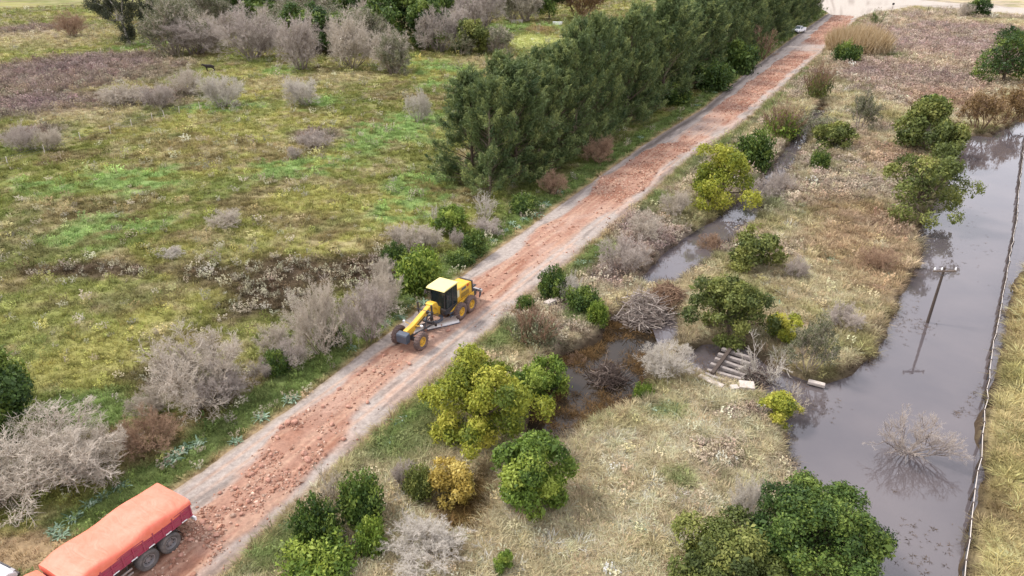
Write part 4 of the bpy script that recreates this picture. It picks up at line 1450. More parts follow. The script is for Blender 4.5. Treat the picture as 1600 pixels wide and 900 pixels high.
for j in range(16):   # ivy and suckers hanging round the trunk
    n_ = 200
    c = np.array([er.normal(0, 1.0), er.normal(0, 0.8), er.uniform(0.6, 6.5)])
    pos.append(c + er.normal(0, 0.55, (n_, 3))); nr.append(unit(er.normal(0, 1, (n_, 3)))); axs.append(unit(er.normal(0, .5, (n_, 3)) + [0, 0, -1])); tn.append(er.normal(.35, .15, n_))
pos = np.concatenate(pos)
with_mat(add_obj('crown', leaf_mesh('crown', pos, np.concatenate(nr), np.concatenate(axs), np.full(len(pos), 0.42), np.full(len(pos), 0.16), np.concatenate(tn)), eu), 'leaf_euca')

# ------------------------------------------------------------------ silvery thistles


def thistle_mesh(seed):
    r = np.random.default_rng(seed)
    V, F, T = [], [], []
    for i in range(38):
        an = r.uniform(0, 6.28)
        L = r.uniform(0.4, 0.85)
        el = r.uniform(0.2, 1.1)
        tt = r.uniform(0, 1)
        prev = None
        ox, oy = r.normal(0, 0.18, 2)
        for s in range(5):
            t = s / 4
            rr = L * math.sin(min(1.4, t * 1.35)) * math.cos(el * 0.6)
            zz = L * math.sin(el) * t - 0.55 * L * t * t
            w = 0.055 * (math.sin(math.pi * (0.15 + 0.85 * t)) + 0.1) * (1.35 if s % 2 else 0.7)
            c = np.array([ox + math.cos(an) * rr, oy + math.sin(an) * rr, 0.05 + zz])
            sd_ = np.array([-math.sin(an), math.cos(an), 0.25]) * w
            V += [c - sd_, c + sd_]
            if s:
                b = len(V)
                F.append((b - 4, b - 3, b - 1, b - 2))
                T.append(tt + r.normal(0, .1))
    return np_mesh('leaves', V, F, None, {'tint': ('FLOAT', 'FACE', np.clip(T, 0, 1))})


TH = [thistle_mesh(600 + i) for i in range(4)]
trng = np.random.default_rng(8)
VL = [(115, 812), (190, 762), (275, 716), (292, 702), (368, 692), (140, 790), (85, 832), (455, 626), (640, 482), (625, 498), (660, 476), (605, 508), (640, 470), (790, 362), (800, 352),
      (820, 345), (770, 378), (780, 366), (808, 358), (835, 340), (850, 322), (870, 302), (1000, 217), (1090, 166), (1115, 146), (550, 546), (410, 656), (262, 724), (160, 778), (310, 694), (95, 840)]
VR = [(1030, 642), (1042, 626), (1012, 642), (1025, 632), (1050, 640), (1005, 826), (998, 832), (962, 890), (604, 692), (625, 660), (1028, 652), (930, 402), (924, 412), (885, 406), (905, 414), (940, 396), (1296, 402), (1290, 394),
      (1225, 430), (1236, 420), (1290, 490), (1246, 456), (1210, 476), (1375, 232), (1381, 226), (1368, 238), (1345, 216), (1300, 316), (1246, 332), (1252, 320), (1240, 306), (448, 826), (1205, 470), (1222, 424), (1302, 408)]
for pts, lab, grp in ((VL, 'silvery blue-green thistle on the green verge left of the road', 'thistles on the left verge'), (VR, 'silvery blue-green thistle in the dry grass right of the road', 'thistles right of the road')):
    for i, p in enumerate(pts):
        x, y = G(*p)
        o = add_obj('thistle', TH[i % 4], None, (x, y, hz(x, y)))
        with_mat(o, 'thistle')
        s = trng.uniform(0.55, 0.95) * (1.3 if y > 70 else 1.0)
        o.scale = (s, s, s)
        o.rotation_euler = (0, 0, trng.uniform(0, 6.28))
        n_ = 'near the tarped truck' if y < 34 and x < 0 else ('near the bottom' if y < 34 else ('near the grader' if y < 56 and x < 0 else ('between ditch and pond' if x > 15 else ('near the footbridge' if y < 45 else 'beyond the grader'))))
        tag(o, lab + ', ' + n_, 'thistle', grp)

# ------------------------------------------------------------------ rubble on the road
def rock_mesh(seed, sub=2, flat=0.7):
    r = np.random.default_rng(seed)
    bm = bmesh.new()
    bmesh.ops.create_icosphere(bm, subdivisions=sub, radius=0.5)
    dirs = unit(r.normal(0, 1, (9, 3)))
    lim = r.uniform(0.26, 0.44, 9)
    for v in bm.verts:
        p = np.array(v.co)
        for d, l in zip(dirs, lim):
            k = p @ d
            if k > l:
                p = p - d * (k - l)
        v.co = p * np.array([1.15, 0.95, flat])
    me = bpy.data.meshes.new('rock')
    bm.to_mesh(me)
    bm.free()
    at = me.attributes.new('tint', 'FLOAT', 'FACE')
    at.data.foreach_set('value', r.uniform(0.3, 0.8, len(me.polygons)).astype(np.float32))
    return me


rr_ = np.random.default_rng(31)
NR = 60000
ra2 = 12 + (rr_.uniform(0, 1, NR) ** 1.9) * 310
ro2 = rr_.uniform(-33, -22.5, NR)
x2, y2 = road_pt(ra2, ro2)
pm = red_mask(ra2, ro2, x2, y2) * np.clip(heap_mask(ra2), 0.1, 1) * ss(0.44, 0.62, fbm(x2, y2, 1.4, 90, 3) + 0.1)
pm += 0.03 * (np.abs(ro2 - np.interp(ra2, EDGE_A, EDGE_R)) < 1.2)
kp = rr_.uniform(0, 1, NR) < pm
ra2, ro2, x2, y2 = ra2[kp], ro2[kp], x2[kp], y2[kp]
n_ = len(ra2)
sz = np.exp(rr_.normal(math.log(0.10), 0.45, n_)) * (ra2 / 30).clip(1, 4) ** 0.35
sz = np.clip(sz, 0.04, 0.38)
cc = np.where((rr_.uniform(0, 1, n_) < 0.4)[:, None], lin(182, 154, 140), lin(158, 118, 102)) * np.exp(rr_.normal(0, 0.2, (n_, 1)))
scatter('road_rubble', 'small reddish broken stone spread along the road', 'rubble', np.column_stack([x2, y2, road_z(ra2, ro2) + sz * 0.12]),
        rr_.uniform(0, 6.28, (n_, 3)) * [0.15, 0.15, 1], np.column_stack([sz, sz, sz]), cc, rr_.integers(0, 5, n_), [rock_mesh(700 + i, 1) for i in range(5)], M['stone'])
M['rock'] = foliage_mat('red_rock', [lin(146, 104, 88), lin(174, 130, 112), lin(196, 158, 140)], 0, 0.9, 0.2)
RK = [rock_mesh(720 + i, 2, 0.75) for i in range(6)]
spots = [(450, 667), (440, 672), (476, 715), (482, 724), (462, 665), (434, 690), (470, 738), (425, 716), (410, 735), (395, 748), (370, 770), (352, 800), (378, 810), (330, 832), (340, 842), (272, 878), (284, 872),
         (300, 850), (318, 822), (345, 776), (390, 790), (405, 770), (420, 757), (448, 745), (505, 640), (530, 612), (560, 590), (600, 560), (585, 585), (612, 582), (640, 572), (665, 520), (690, 512), (700, 520), (676, 530),
         (545, 640), (520, 668), (500, 690), (538, 690), (575, 632), (790, 430), (770, 448), (806, 415), (830, 402), (850, 385), (925, 305), (950, 292), (975, 280), (1000, 268), (1020, 256), (1032, 244), (940, 318), (988, 290)]
for i, p in enumerate(spots):
    x, y = G(*p)
    a, o = along(x, y), off(x, y)
    k = add_obj('rock', RK[i % 6], None, (x, y, float(road_z(np.array([a]), np.array([o]))[0]) + 0.07))
    with_mat(k, 'rock')
    s = rr_.uniform(0.2, 0.36) if i > 4 else rr_.uniform(0.42, 0.55)
    k.scale = (s, s, s)
    k.rotation_euler = (rr_.uniform(-.3, .3), rr_.uniform(-.3, .3), rr_.uniform(0, 6.28))
    n_ = 'right behind the trailer' if a < 18.5 else ('between trailer and grader' if a < 33 else ('around the grader' if a < 50 else 'beyond the grader'))
    tag(k, 'large reddish rock loose in the road rubble ' + n_, 'rock', 'larger loose rocks on the road ' + n_)

# stems and leaves drowned in the ditches, wet grass in the hollow, flotsam on the pond
dp = []
for p, n_ in zip(DITCHES + [HOLLOW], (9000, 2200, 900, 900)):
    xs, ys = np.array([q[0] for q in p]), np.array([q[1] for q in p])
    cx, cy = rr_.uniform(xs.min(), xs.max(), n_ * 3), rr_.uniform(ys.min(), ys.max(), n_ * 3)
    s = sd_poly(p, cx, cy)
    k = (s > 0) & (rr_.uniform(0, 1, len(s)) < np.clip(1.1 - s / 2.6, 0.15, 1) * ss(0.36, 0.55, fbm(cx, cy, 2.5, 93)))
    dp.append(np.column_stack([cx[k], cy[k], np.maximum(height(cx[k], cy[k]), DITCH_Z - 0.02)]))
dp = np.concatenate(dp)
n_ = len(dp)
scatter('drowned_grass', 'brown drowned grass standing in the ditch', 'grass', dp, np.column_stack([rr_.normal(0, .3, (n_, 2)), rr_.uniform(0, 6.28, n_)]),
        np.column_stack([rr_.uniform(.6, 1.1, n_)] * 2 + [rr_.uniform(.4, .9, n_)]), lin(116, 92, 62) * np.exp(rr_.normal(0, .3, (n_, 1))) * np.ones((1, 3)), rr_.integers(0, 3, n_),
        [blades(80 + i, 14, 0.45, 0.4, 0.03, 1.4, 3) for i in range(3)], M['grass'])
fl = []
for cx, cy, rx, ry, n_ in [(1405, 485, 26, 40, 150), (1440, 510, 20, 14, 40), (1530, 630, 14, 24, 60), (1500, 645, 10, 6, 16), (1470, 270, 60, 60, 60), (1520, 380, 50, 60, 40), (1440, 850, 50, 50, 50), (1300, 640, 40, 20, 30), (1355, 560, 20, 16, 50)]:
    for j in range(n_):
        fl.append((*G(rr_.normal(cx, rx * 0.6), rr_.normal(cy, ry * 0.6), POND_Z), POND_Z + 0.012))
fl = np.array(fl)
fl = fl[sd_poly(POND, fl[:, 0], fl[:, 1]) > 0.3]
n_ = len(fl)
scatter('pond_flotsam', 'scraps of dead plant floating on the pond', 'flotsam', fl, np.column_stack([rr_.normal(0, .1, (n_, 2)), rr_.uniform(0, 6.28, n_)]),
        np.column_stack([rr_.uniform(.2, .7, n_), rr_.uniform(.2, .7, n_), np.full(n_, .12)]), lin(92, 78, 66) * np.exp(rr_.normal(0, .3, (n_, 1))) * np.ones((1, 3)), rr_.integers(0, 2, n_),
        [blades(90 + i, 8, 0.35, 0.25, 0.04, 1.3) for i in range(2)], M['grass'])

# ------------------------------------------------------------------ paint, metal, glass
M['yellow'] = simple('machine_yellow', lin(226, 176, 44), 0.45, dirt=0.55, dirt_col=(0.35, 0.26, 0.15))
M['roof_yellow'] = simple('cab_roof_yellow', lin(238, 220, 146), 0.5, dirt=0.15)
M['black'] = simple('black_steel', lin(46, 48, 54), 0.5, dirt=0.35)
M['slate'] = simple('slate_steel', lin(72, 82, 96), 0.45, dirt=0.25)
M['steel'] = simple('bare_steel', lin(205, 200, 196), 0.35, 0.6, dirt=0.3)
M['tyre'] = simple('tyre_rubber', lin(96, 82, 78), 0.9, dirt=0.8, dirt_col=tuple(lin(150, 118, 104)), scale=2.0)
M['tyre_truck'] = simple('truck_tyre_rubber', lin(84, 80, 78), 0.9, dirt=0.7, dirt_col=tuple(lin(140, 128, 120)), scale=2.0)
M['rim_grey'] = simple('grey_rim', lin(150, 148, 150), 0.5, 0.3, dirt=0.5)
M['white'] = simple('white_paint', lin(240, 240, 240), 0.3)
M['red'] = simple('red_mark', lin(196, 50, 40), 0.4)
M['cream'] = simple('cream_panel', lin(226, 216, 180), 0.5)
M['tarp'] = simple('orange_tarpaulin', lin(233, 122, 96), 0.6, dirt=0.6, dirt_col=tuple(lin(238, 150, 128)), scale=1.2)
M['magenta'] = simple('magenta_side_paint', lin(164, 64, 86), 0.55, dirt=0.6, dirt_col=tuple(lin(150, 90, 96)))
M['wood'] = simple('weathered_wood', lin(120, 104, 92), 0.9, dirt=0.6, dirt_col=tuple(lin(70, 60, 54)), scale=6)
M['darkwood'] = simple('dark_timber', lin(82, 70, 62), 0.9, dirt=0.5, dirt_col=tuple(lin(50, 42, 38)), scale=6)
M['concrete'] = simple('old_concrete', lin(196, 184, 174), 0.9, dirt=0.6, dirt_col=tuple(lin(140, 128, 118)), scale=4)
M['beam'] = simple('weathered_beam', lin(158, 148, 142), 0.9, dirt=0.7, dirt_col=tuple(lin(104, 94, 86)), scale=5)
M['tape'] = simple('pale_rail', lin(214, 204, 194), 0.8, dirt=0.4, dirt_col=tuple(lin(170, 150, 134)), scale=2)
M['porcelain'] = simple('porcelain', lin(236, 236, 234), 0.2)
M['hide'] = simple('dark_hide', lin(40, 30, 28), 0.8)
tn = M['tarp'].node_tree
tb = tn.nodes['Principled BSDF']
tco, tmap, tno, tbu = tn.nodes.new('ShaderNodeTexCoord'), tn.nodes.new('ShaderNodeMapping'), tn.nodes.new('ShaderNodeTexNoise'), tn.nodes.new('ShaderNodeBump')
tmap.inputs['Scale'].default_value = (1.3, 0.55, 0.6)
tmap.inputs['Rotation'].default_value = (0, 0, 0.5)
tno.inputs['Scale'].default_value = 1.3
tno.inputs['Detail'].default_value = 4
tno.inputs['Distortion'].default_value = 1.6
tbu.inputs['Strength'].default_value = 0.6
tbu.inputs['Distance'].default_value = 0.12
tn.links.new(tco.outputs['Object'], tmap.inputs['Vector'])
tn.links.new(tmap.outputs['Vector'], tno.inputs['Vector'])
tn.links.new(tno.outputs['Fac'], tbu.inputs['Height'])
tn.links.new(tbu.outputs['Normal'], tb.inputs['Normal'])
gm, gnt, gbs, gout = new_mat('tinted_glass')
gbs.inputs['Base Color'].default_value = (0.03, 0.045, 0.05, 1)
gbs.inputs['Roughness'].default_value = 0.05
gtr = gnt.nodes.new('ShaderNodeBsdfTransparent')
gtr.inputs['Color'].default_value = (0.55, 0.62, 0.62, 1)
gmx = gnt.nodes.new('ShaderNodeMixShader')
gmx.inputs['Fac'].default_value = 0.5
gnt.links.new(gbs.outputs[0], gmx.inputs[1])
gnt.links.new(gtr.outputs[0], gmx.inputs[2])
gnt.links.new(gmx.outputs[0], gout.inputs['Surface'])
M['glass'] = gm
FWD = math.atan2(-RC, -RS)      # heading down the road towards the camera


def wheel(parent, x, y, R, w, tyre, rim, lugs=0, rimr=0.52, n=32):
    side = 1 if y > 0 else -1
    m = MB()
    h = w / 2
    m.lathe((x, y, R), [(R * rimr, -h * .75), (R * .72, -h), (R * .88, -h), (R * .97, -h * .78), (R, -h * .3), (R, h * .3), (R * .97, h * .78), (R * .88, h), (R * .72, h), (R * rimr, h * .75), (R * rimr, -h * .75)], n)
    for k in range(lugs):
        a = 2 * math.pi * k / lugs
        for sgn in (-1, 1):
            rot = Matrix.Rotation(-(a + (0.08 if sgn > 0 else 0)), 3, 'Y') @ Matrix.Rotation(sgn * 0.5, 3, 'X')
            m.box((x + R * math.cos(a) * 0.995, y + sgn * h * .48, R + R * math.sin(a) * 0.995), (0.06, h * 1.0, 0.05), rot)
    t = m.build('wheel', M[tyre], parent, 0, True)
    m = MB()
    yo = y + side * h * 0.45
    rr2 = R * rimr
    m.lathe((x, yo, R), [(rr2, -side * h * .9), (rr2 * 1.02, side * h * .32), (rr2 * .9, side * h * .3), (rr2 * .82, -side * h * .15), (rr2 * .45, -side * h * .1), (rr2 * .4, side * h * .12), (0.001, side * h * .14)], 24)
    m.build('rim', M[rim], t, 0, False)
    m = MB()
    for k in range(8):
        a = 2 * math.pi * k / 8
        m.lathe((x + rr2 * .62 * math.cos(a), yo, R + rr2 * .62 * math.sin(a)), [(0.001, side * h * .02), (.028, side * h * .02), (.028, -side * h * .2)], 6)
    m.build('bolts', M['black'], t)
    return t


# ------------------------------------------------------------------ motor grader
gxp, gyp = road_pt(34.6, -28.05)
g = thing('motor_grader', 'yellow motor grader with slanted blade working on the red stone of the road', 'grader', (gxp, gyp, 0.13), FWD)
for x, y, in ((0, 1.02), (0, -1.02), (-5.25, 1.03), (-5.25, -1.03), (-6.7, 1.03), (-6.7, -1.03)):
    wheel(g, x, y, 0.69, 0.42, 'tyre', 'yellow', 20)
prof = [(0.5, 1.0), (0.5, 1.52), (-0.35, 1.62), (-2.05, 2.1), (-2.75, 2.28), (-3.1, 2.2), (-3.35, 1.75), (-3.95, 1.5), (-3.95, 0.9), (-3.3, 0.95), (-2.95, 1.25), (-2.6, 1.72), (-2.1, 1.68), (-0.6, 1.22), (-0.1, 0.95)]
MB().prism(prof, -0.19, 0.19).build('main_beam', M['yellow'], g, 0.04)
MB().prism([(-2.5, 2.3), (-2.75, 2.36), (-3.15, 2.28), (-3.45, 1.7), (-3.2, 1.6), (-2.9, 1.95), (-2.6, 2.0)], -0.32, 0.32).build('arch', M['yellow'], g, 0.04)
for s in (-1, 1):
    MB().prism([(-0.5, 1.28), (-1.7, 1.62), (-1.7, 1.78), (-0.5, 1.42)], s * 0.192, s * 0.198).build('beam_lettering_band', M['black'], g)
MB().prism([(0.52, 0.72), (0.52, 1.48), (0.95, 1.42), (1.0, 1.3), (0.98, 0.72)], -0.46, 0.46).build('front_push_block', M['slate'], g, 0.03)
MB().box((0, 0, 0.7), (0.26, 1.7, 0.24)).box((0.02, 0, 0.9), (0.4, 0.5, 0.3)).build('front_axle', M['black'], g, 0.03)
m = MB()
for s in (-1, 1):
    m.tube([(0.25, s * 0.1, 0.85), (-2.2, s * 0.55, 0.9)], 0.07, 8)
m.box((-2.3, 0, 0.92), (0.2, 1.3, 0.14))
m.build('drawbar', M['black'], g, 0.015)
MB().lathe((0, 0, 0), [(0.55, -0.06), (0.78, -0.06), (0.78, 0.06), (0.55, 0.06), (0.55, -0.06)], 32).build('circle', M['slate'], g).matrix_local = Matrix.Translation((-3.0, 0.0, 0.86)) @ Matrix.Rotation(math.pi / 2, 4, 'X')
bl = MB()
pr = []
for i in range(9):
    t = -0.95 + 1.9 * i / 8
    pr.append((0.42 - 0.42 * math.cos(t), 0.36 + 0.36 * math.sin(t) / math.sin(0.95)))
bl.prism([(x, z) for x, z in pr] + [(x + 0.05, z) for x, z in reversed(pr)], -1.85, 1.85)
bld = bl.build('blade', M['steel'], g)
bld.location = (-3.25, 0.1, 0.0)
bld.rotation_euler = (0, 0, math.radians(57))
ed = MB().box((0.30, 0, 0.03), (0.05, 3.72, 0.16), Matrix.Rotation(0.5, 3, 'Y')).build('cutting_edge', M['slate'], bld)
m = MB()
for s in (-1, 1):
    m.box((-3.0 + 0.2 * s, 0.35 * s, 0.62), (0.12, 0.16, 0.5))
m.build('blade_bracket', M['black'], g, 0.01)
for s in (-1, 1):
    MB().tube([(-2.0, s * 0.62, 2.62), (-2.05, s * 0.62, 1.75)], 0.075, 10).tube([(-2.05, s * 0.62, 1.8), (-2.2, s * 0.62, 0.95)], 0.04, 8).build('lift_cylinder', M['black'], g)
MB().tube([(-2.02, -0.75, 2.0), (-2.02, 0.75, 2.0)], 0.07, 8).box((-2.02, 0, 1.95), (0.25, 0.6, 0.25)).build('lift_yoke', M['black'], g, 0.01)
MB().tube([(-2.6, -0.1, 1.75), (-1.2, 0.5, 1.0)], 0.06, 8).build('side_shift_cylinder', M['black'], g)
MB().tube([(-1.2, 0.3, 1.15), (-2.4, 0.34, 1.5), (-3.2, 0.36, 1.3)], 0.03, 6).tube([(-1.0, 0.26, 1.2), (-2.2, 0.4, 1.42), (-3.3, 0.4, 1.2)], 0.025, 6).build('hoses', M['black'], g)
for s in (-1, 1):
    MB().tube([(-0.5, s * 0.2, 1.5), (-0.5, s * 0.75, 1.62)], 0.03, 6).build('lamp_arm', M['yellow'], g)
    MB().box((-0.46, s * 0.8, 1.66), (0.14, 0.18, 0.14)).build('headlight', M['white'], g, 0.02)
# cab
MB().box((-4.5, 0, 1.2), (1.65, 1.5, 0.42)).build('cab_floor', M['black'], g, 0.03)
fr = MB()
for x, y in ((-3.78, 0.7), (-3.78, -0.7), (-5.25, 0.74), (-5.25, -0.74), (-4.6, 0.76), (-4.6, -0.76)):
    xt = x + (0.06 if x > -4 else 0)
    fr.tube([(x, y * (0.8 if x > -4 else 1), 1.35), (xt, y, 3.12)], 0.045, 6)
for z in (1.42, 3.08):
    fr.box((-3.75, 0, z), (0.07, 1.35, 0.08)).box((-5.25, 0, z), (0.07, 1.5, 0.08))
    for s in (-1, 1):
        fr.box((-4.5, s * 0.74, z), (1.5, 0.06, 0.08))
fr.build('cab_frame', M['black'], g, 0.01)
MB().box((-3.77, 0, 2.25), (0.02, 1.2, 1.6)).build('windscreen', M['glass'], g)
MB().box((-5.26, 0, 2.5), (0.02, 1.4, 1.1)).build('rear_window', M['glass'], g)
for s in (-1, 1):
    MB().box((-4.19, s * 0.735, 2.25), (0.74, 0.02, 1.6)).build('door', M['glass'], g)
    MB().box((-4.92, s * 0.75, 2.25), (0.56, 0.02, 1.6)).build('side_window', M['glass'], g)
    MB().tube([(-3.75, s * 0.75, 2.7), (-3.6, s * 1.0, 2.75)], 0.015, 5).box((-3.6, s * 1.05, 2.65), (0.05, 0.14, 0.3)).build('mirror', M['black'], g)
MB().prism([(-3.42, 3.08), (-3.48, 3.16), (-3.7, 3.22), (-5.25, 3.22), (-5.4, 3.16), (-5.44, 3.09)], -0.86, 0.86).build('cab_roof', M['roof_yellow'], g, 0.05)
MB().box((-4.85, 0, 1.75), (0.5, 0.55, 0.14)).box((-5.05, 0, 2.1), (0.14, 0.52, 0.65)).build('seat', M['black'], g, 0.04)
MB().tube([(-4.0, 0, 1.4), (-4.15, 0, 2.0)], 0.06, 6).box((-4.18, 0, 2.05), (0.1, 0.4, 0.3)).build('console', M['black'], g, 0.02)
# engine
MB().prism([(-5.35, 1.15), (-5.35, 2.28), (-5.6, 2.36), (-7.35, 2.3), (-7.62, 2.2), (-7.66, 1.15)], -0.6, 0.6).build('engine_hood', M['yellow'], g, 0.06)
MB().box((-6.5, 0, 1.02), (2.5, 1.5, 0.2)).build('rear_frame', M['yellow'], g, 0.03)
for s in (-1, 1):
    MB().prism([(-4.1, 0.98), (-5.2, 1.3), (-7.6, 1.36), (-7.6, 1.2), (-5.2, 1.12), (-4.1, 0.86)], s * 0.78 - 0.04, s * 0.78 + 0.04).build('side_ledge', M['yellow'], g, 0.01)
    MB().box((-5.62, s * 0.608, 1.95), (0.34, 0.02, 0.6)).build('cream_side_panel', M['cream'], g)
    MB().box((-6.45, s * 0.608, 2.1), (0.62, 0.02, 0.2)).build('lettering_band', M['slate'], g)
    MB().box((-7.05, s * 0.608, 2.15), (0.22, 0.02, 0.22)).build('red_mark', M['red'], g)
    v = MB()
    for k in range(5):
        v.box((-6.6, s * 0.607, 1.42 + 0.08 * k), (1.2, 0.018, 0.03))
    v.build('vent', M['black'], g)
    MB().box((-5.98, s * 0.74, 0.7), (1.75, 0.2, 0.36)).build('tandem_case', M['black'], g, 0.06)
MB().tube([(-5.75, 0.3, 2.45), (-5.75, 0.3, 2.95)], 0.05, 10).build('exhaust', M['black'], g)
MB().box((-7.72, 0, 1.7), (0.14, 1.24, 1.1)).build('radiator', M['black'], g, 0.03)
rp = MB().box((-8.0, 0, 1.0), (0.5, 1.3, 0.5)).box((-8.25, 0, 1.45), (0.6, 0.9, 0.12))
for s in (-1, 1):
    rp.tube([(-7.7, s * 0.45, 1.5), (-8.6, s * 0.45, 1.0)], 0.06, 6)
rp.build('ripper_frame', M['black'], g, 0.02)
MB().box((-8.65, 0, 0.98), (0.22, 1.9, 0.22)).build('ripper_beam', M['steel'], g, 0.02)
for k in (-0.75, 0, 0.75):
    MB().prism([(-8.58, 1.15), (-8.72, 1.15), (-8.74, 0.55), (-8.5, 0.38), (-8.58, 0.6)], k - 0.05, k + 0.05).build('ripper_tooth', M['slate'], g)
MB().box((-4.2, 0.86, 0.72), (0.4, 0.2, 0.03)).box((-4.2, 0.86, 1.0), (0.4, 0.18, 0.03)).box((-4.0, 0.92, 0.9), (0.03, 0.03, 0.5)).box((-4.4, 0.92, 0.9), (0.03, 0.03, 0.5)).build('step', M['slate'], g)


# ------------------------------------------------------------------ tarped trailer and the truck that pulls it
def tarp(parent, x0, x1, zt, ze, half, seed):
    nx, r = 46, np.random.default_rng(seed)
    sec = [(-half - .02, 0.0), (-half - .03, 0.5), (-half + .02, 0.86), (-half + .22, 0.97), (-half * .5, 1.0), (0, 0.985), (half * .5, 1.0), (half - .22, 0.97), (half - .02, 0.86), (half + .03, 0.5), (half + .02, 0.0)]
    V = []
    for i in range(nx):
        t = i / (nx - 1)
        x = x0 + (x1 - x0) * t
        endf = min(1, min(t, 1 - t) * 9)
        for j, (y, f) in enumerate(sec):
            n1_ = float(fbm(np.array([x * 1.0 + 7 * seed]), np.array([y * 1.3]), 0.9, seed, 3)[0]) - 0.5
            edge = ze - 0.13 * (float(vnoise(np.array([x * 0.9]), np.array([j // 6 + 3.0]), seed)[0]) - 0.3)
            z = edge + (zt - edge) * f + (0.11 * n1_ if 2 <= j <= 8 else 0.02 * n1_)
            z -= (1 - endf) * 0.12 * f
            sag = 0.09 * math.sin(x * 2.3 + seed) * (1 if j in (2, 3, 7, 8) else 0)
            V.append((x, y + 0.10 * n1_ * (abs(y) > half * .8), z + sag * 0.8))
    ns = len(sec)
    F = [(i * ns + j, (i + 1) * ns + j, (i + 1) * ns + j + 1, i * ns + j + 1) for i in range(nx - 1) for j in range(ns - 1)]
    m = MB().add(V, F)
    for e, sg in ((0, -1), (nx - 1, 1)):         # end flaps
        b = [V[e * ns + j] for j in range(ns)]
        low = [(p[0] + sg * 0.02, p[1], ze - 0.06) for p in b]
        k = len(m.v)
        m.v += b + low
        m.f += [(k + j, k + j + 1, k + ns + j + 1, k + ns + j) for j in range(ns - 1)]
    o = m.build('tarpaulin', M['tarp'], parent, 0, True)
    s = o.modifiers.new('smooth', 'SUBSURF')
    s.levels = s.render_levels = 1
    return o


def load_box(parent, x0, x1, z0, z1, half):
    L = x1 - x0
    for s in (-1, 1):
        w = MB().box(((x0 + x1) / 2, s * half, (z0 + z1) / 2), (L, 0.05, z1 - z0)).build('side_board', M['magenta'], parent)
        k = int(L / 0.5)
        rb = MB()
        for i in range(k + 1):
            rb.box((x0 + 0.06 + (L - .12) * i / k, s * (half + 0.05), (z0 + z1) / 2), (0.07, 0.06, z1 - z0 - 0.02))
        for zz in (z0 + 0.04, (z0 + z1) / 2, z1 - 0.04):
            rb.box(((x0 + x1) / 2, s * (half + 0.045), zz), (L - 0.02, 0.05, 0.05))
        rb.build('ribs', M['magenta'], w)
        for i in range(int(L / 0.9)):
            MB().box((x0 + 0.5 + 0.9 * i, s * (half + 0.078), z0 + 0.05), (0.3, 0.012, 0.06)).build('reflector', M['white'], w)
    MB().box((x0, 0, (z0 + z1) / 2), (0.06, 2 * half - .06, z1 - z0)).build('tailboard', M['magenta'], parent)
    MB().box((x1, 0, (z0 + z1) / 2), (0.06, 2 * half - .06, z1 - z0)).build('headboard', M['magenta'], parent)
    MB().box(((x0 + x1) / 2, 0, z0 + 0.03), (L - .08, 2 * half - .08, 0.08)).build('load_floor', M['black'], parent)
    m = MB()
    for s in (-1, 1):
        m.box(((x0 + x1) / 2, s * 0.42, z0 - 0.16), (L, 0.1, 0.26))
    for i in range(6):
        m.box((x0 + 0.2 + (L - .4) * i / 5, 0, z0 - 0.06), (0.08, 2 * half - .2, 0.08))
    m.build('chassis', M['black'], parent)


txp, typ = road_pt(14.75, -27.85)
tr = thing('tarped_trailer', 'tipper trailer with magenta sides under an orange tarpaulin, lower left', 'trailer', (txp, typ, 0.13), FWD)
load_box(tr, 0.05, 5.85, 1.18, 1.9, 1.26)
tarp(tr, 0.0, 5.9, 2.26, 1.8, 1.3, 3)
for x in (1.45, 2.65):
    for s in (-1, 1):
        wheel(tr, x, s * 1.1, 0.55, 0.52, 'tyre_truck', 'rim_grey', 0, 0.56)
    MB().tube([(x, -0.9, 0.53), (x, 0.9, 0.53)], 0.08, 8).build('axle', M['black'], tr)
for s in (-1, 1):
    m = MB()
    pts = [(0.9 + 0.62 * -math.cos(t) * 1.0 + 0.55, 0.53 + 0.66 * math.sin(t)) for t in np.linspace(0.1, 1.3, 7)]
    m.prism(pts + [(x, z + 0.02) for x, z in reversed(pts)], s * 0.85, s * 1.33)
    m.build('mudguard', M['black'], tr)
    m = MB()
    for z in (0.55, 0.8):
        m.box((4.1, s * 1.28, z), (1.3, 0.04, 0.09))
    m.build('side_guard', M['steel'], tr)
    MB().box((4.1, s * 1.1, 0.85), (0.06, 0.06, 0.7)).box((3.6, s * 1.1, 0.85), (0.06, 0.06, 0.7)).box((4.6, s * 1.1, 0.85), (0.06, 0.06, 0.7)).build('guard_posts', M['black'], tr)
MB().box((-0.12, 0, 0.72), (0.1, 2.35, 0.2)).build('rear_bumper', M['white'], tr, 0.01)
MB().box((0.1, 0.5, 0.9), (0.5, 0.08, 0.3)).box((0.1, -0.5, 0.9), (0.5, 0.08, 0.3)).build('bumper_bracket', M['black'], tr)
for s in (-1, 1):
    MB().box((-0.18, s * 0.95, 0.74), (0.03, 0.22, 0.12)).build('tail_lamp', M['red'], tr)
MB().box((4.9, 0, 0.75), (0.7, 1.6, 0.5)).build('tool_box', M['black'], tr, 0.02)
MB().tube([(5.6, 0, 0.85), (6.3, 0, 0.8)], 0.08, 8).build('drawbar', M['black'], tr)

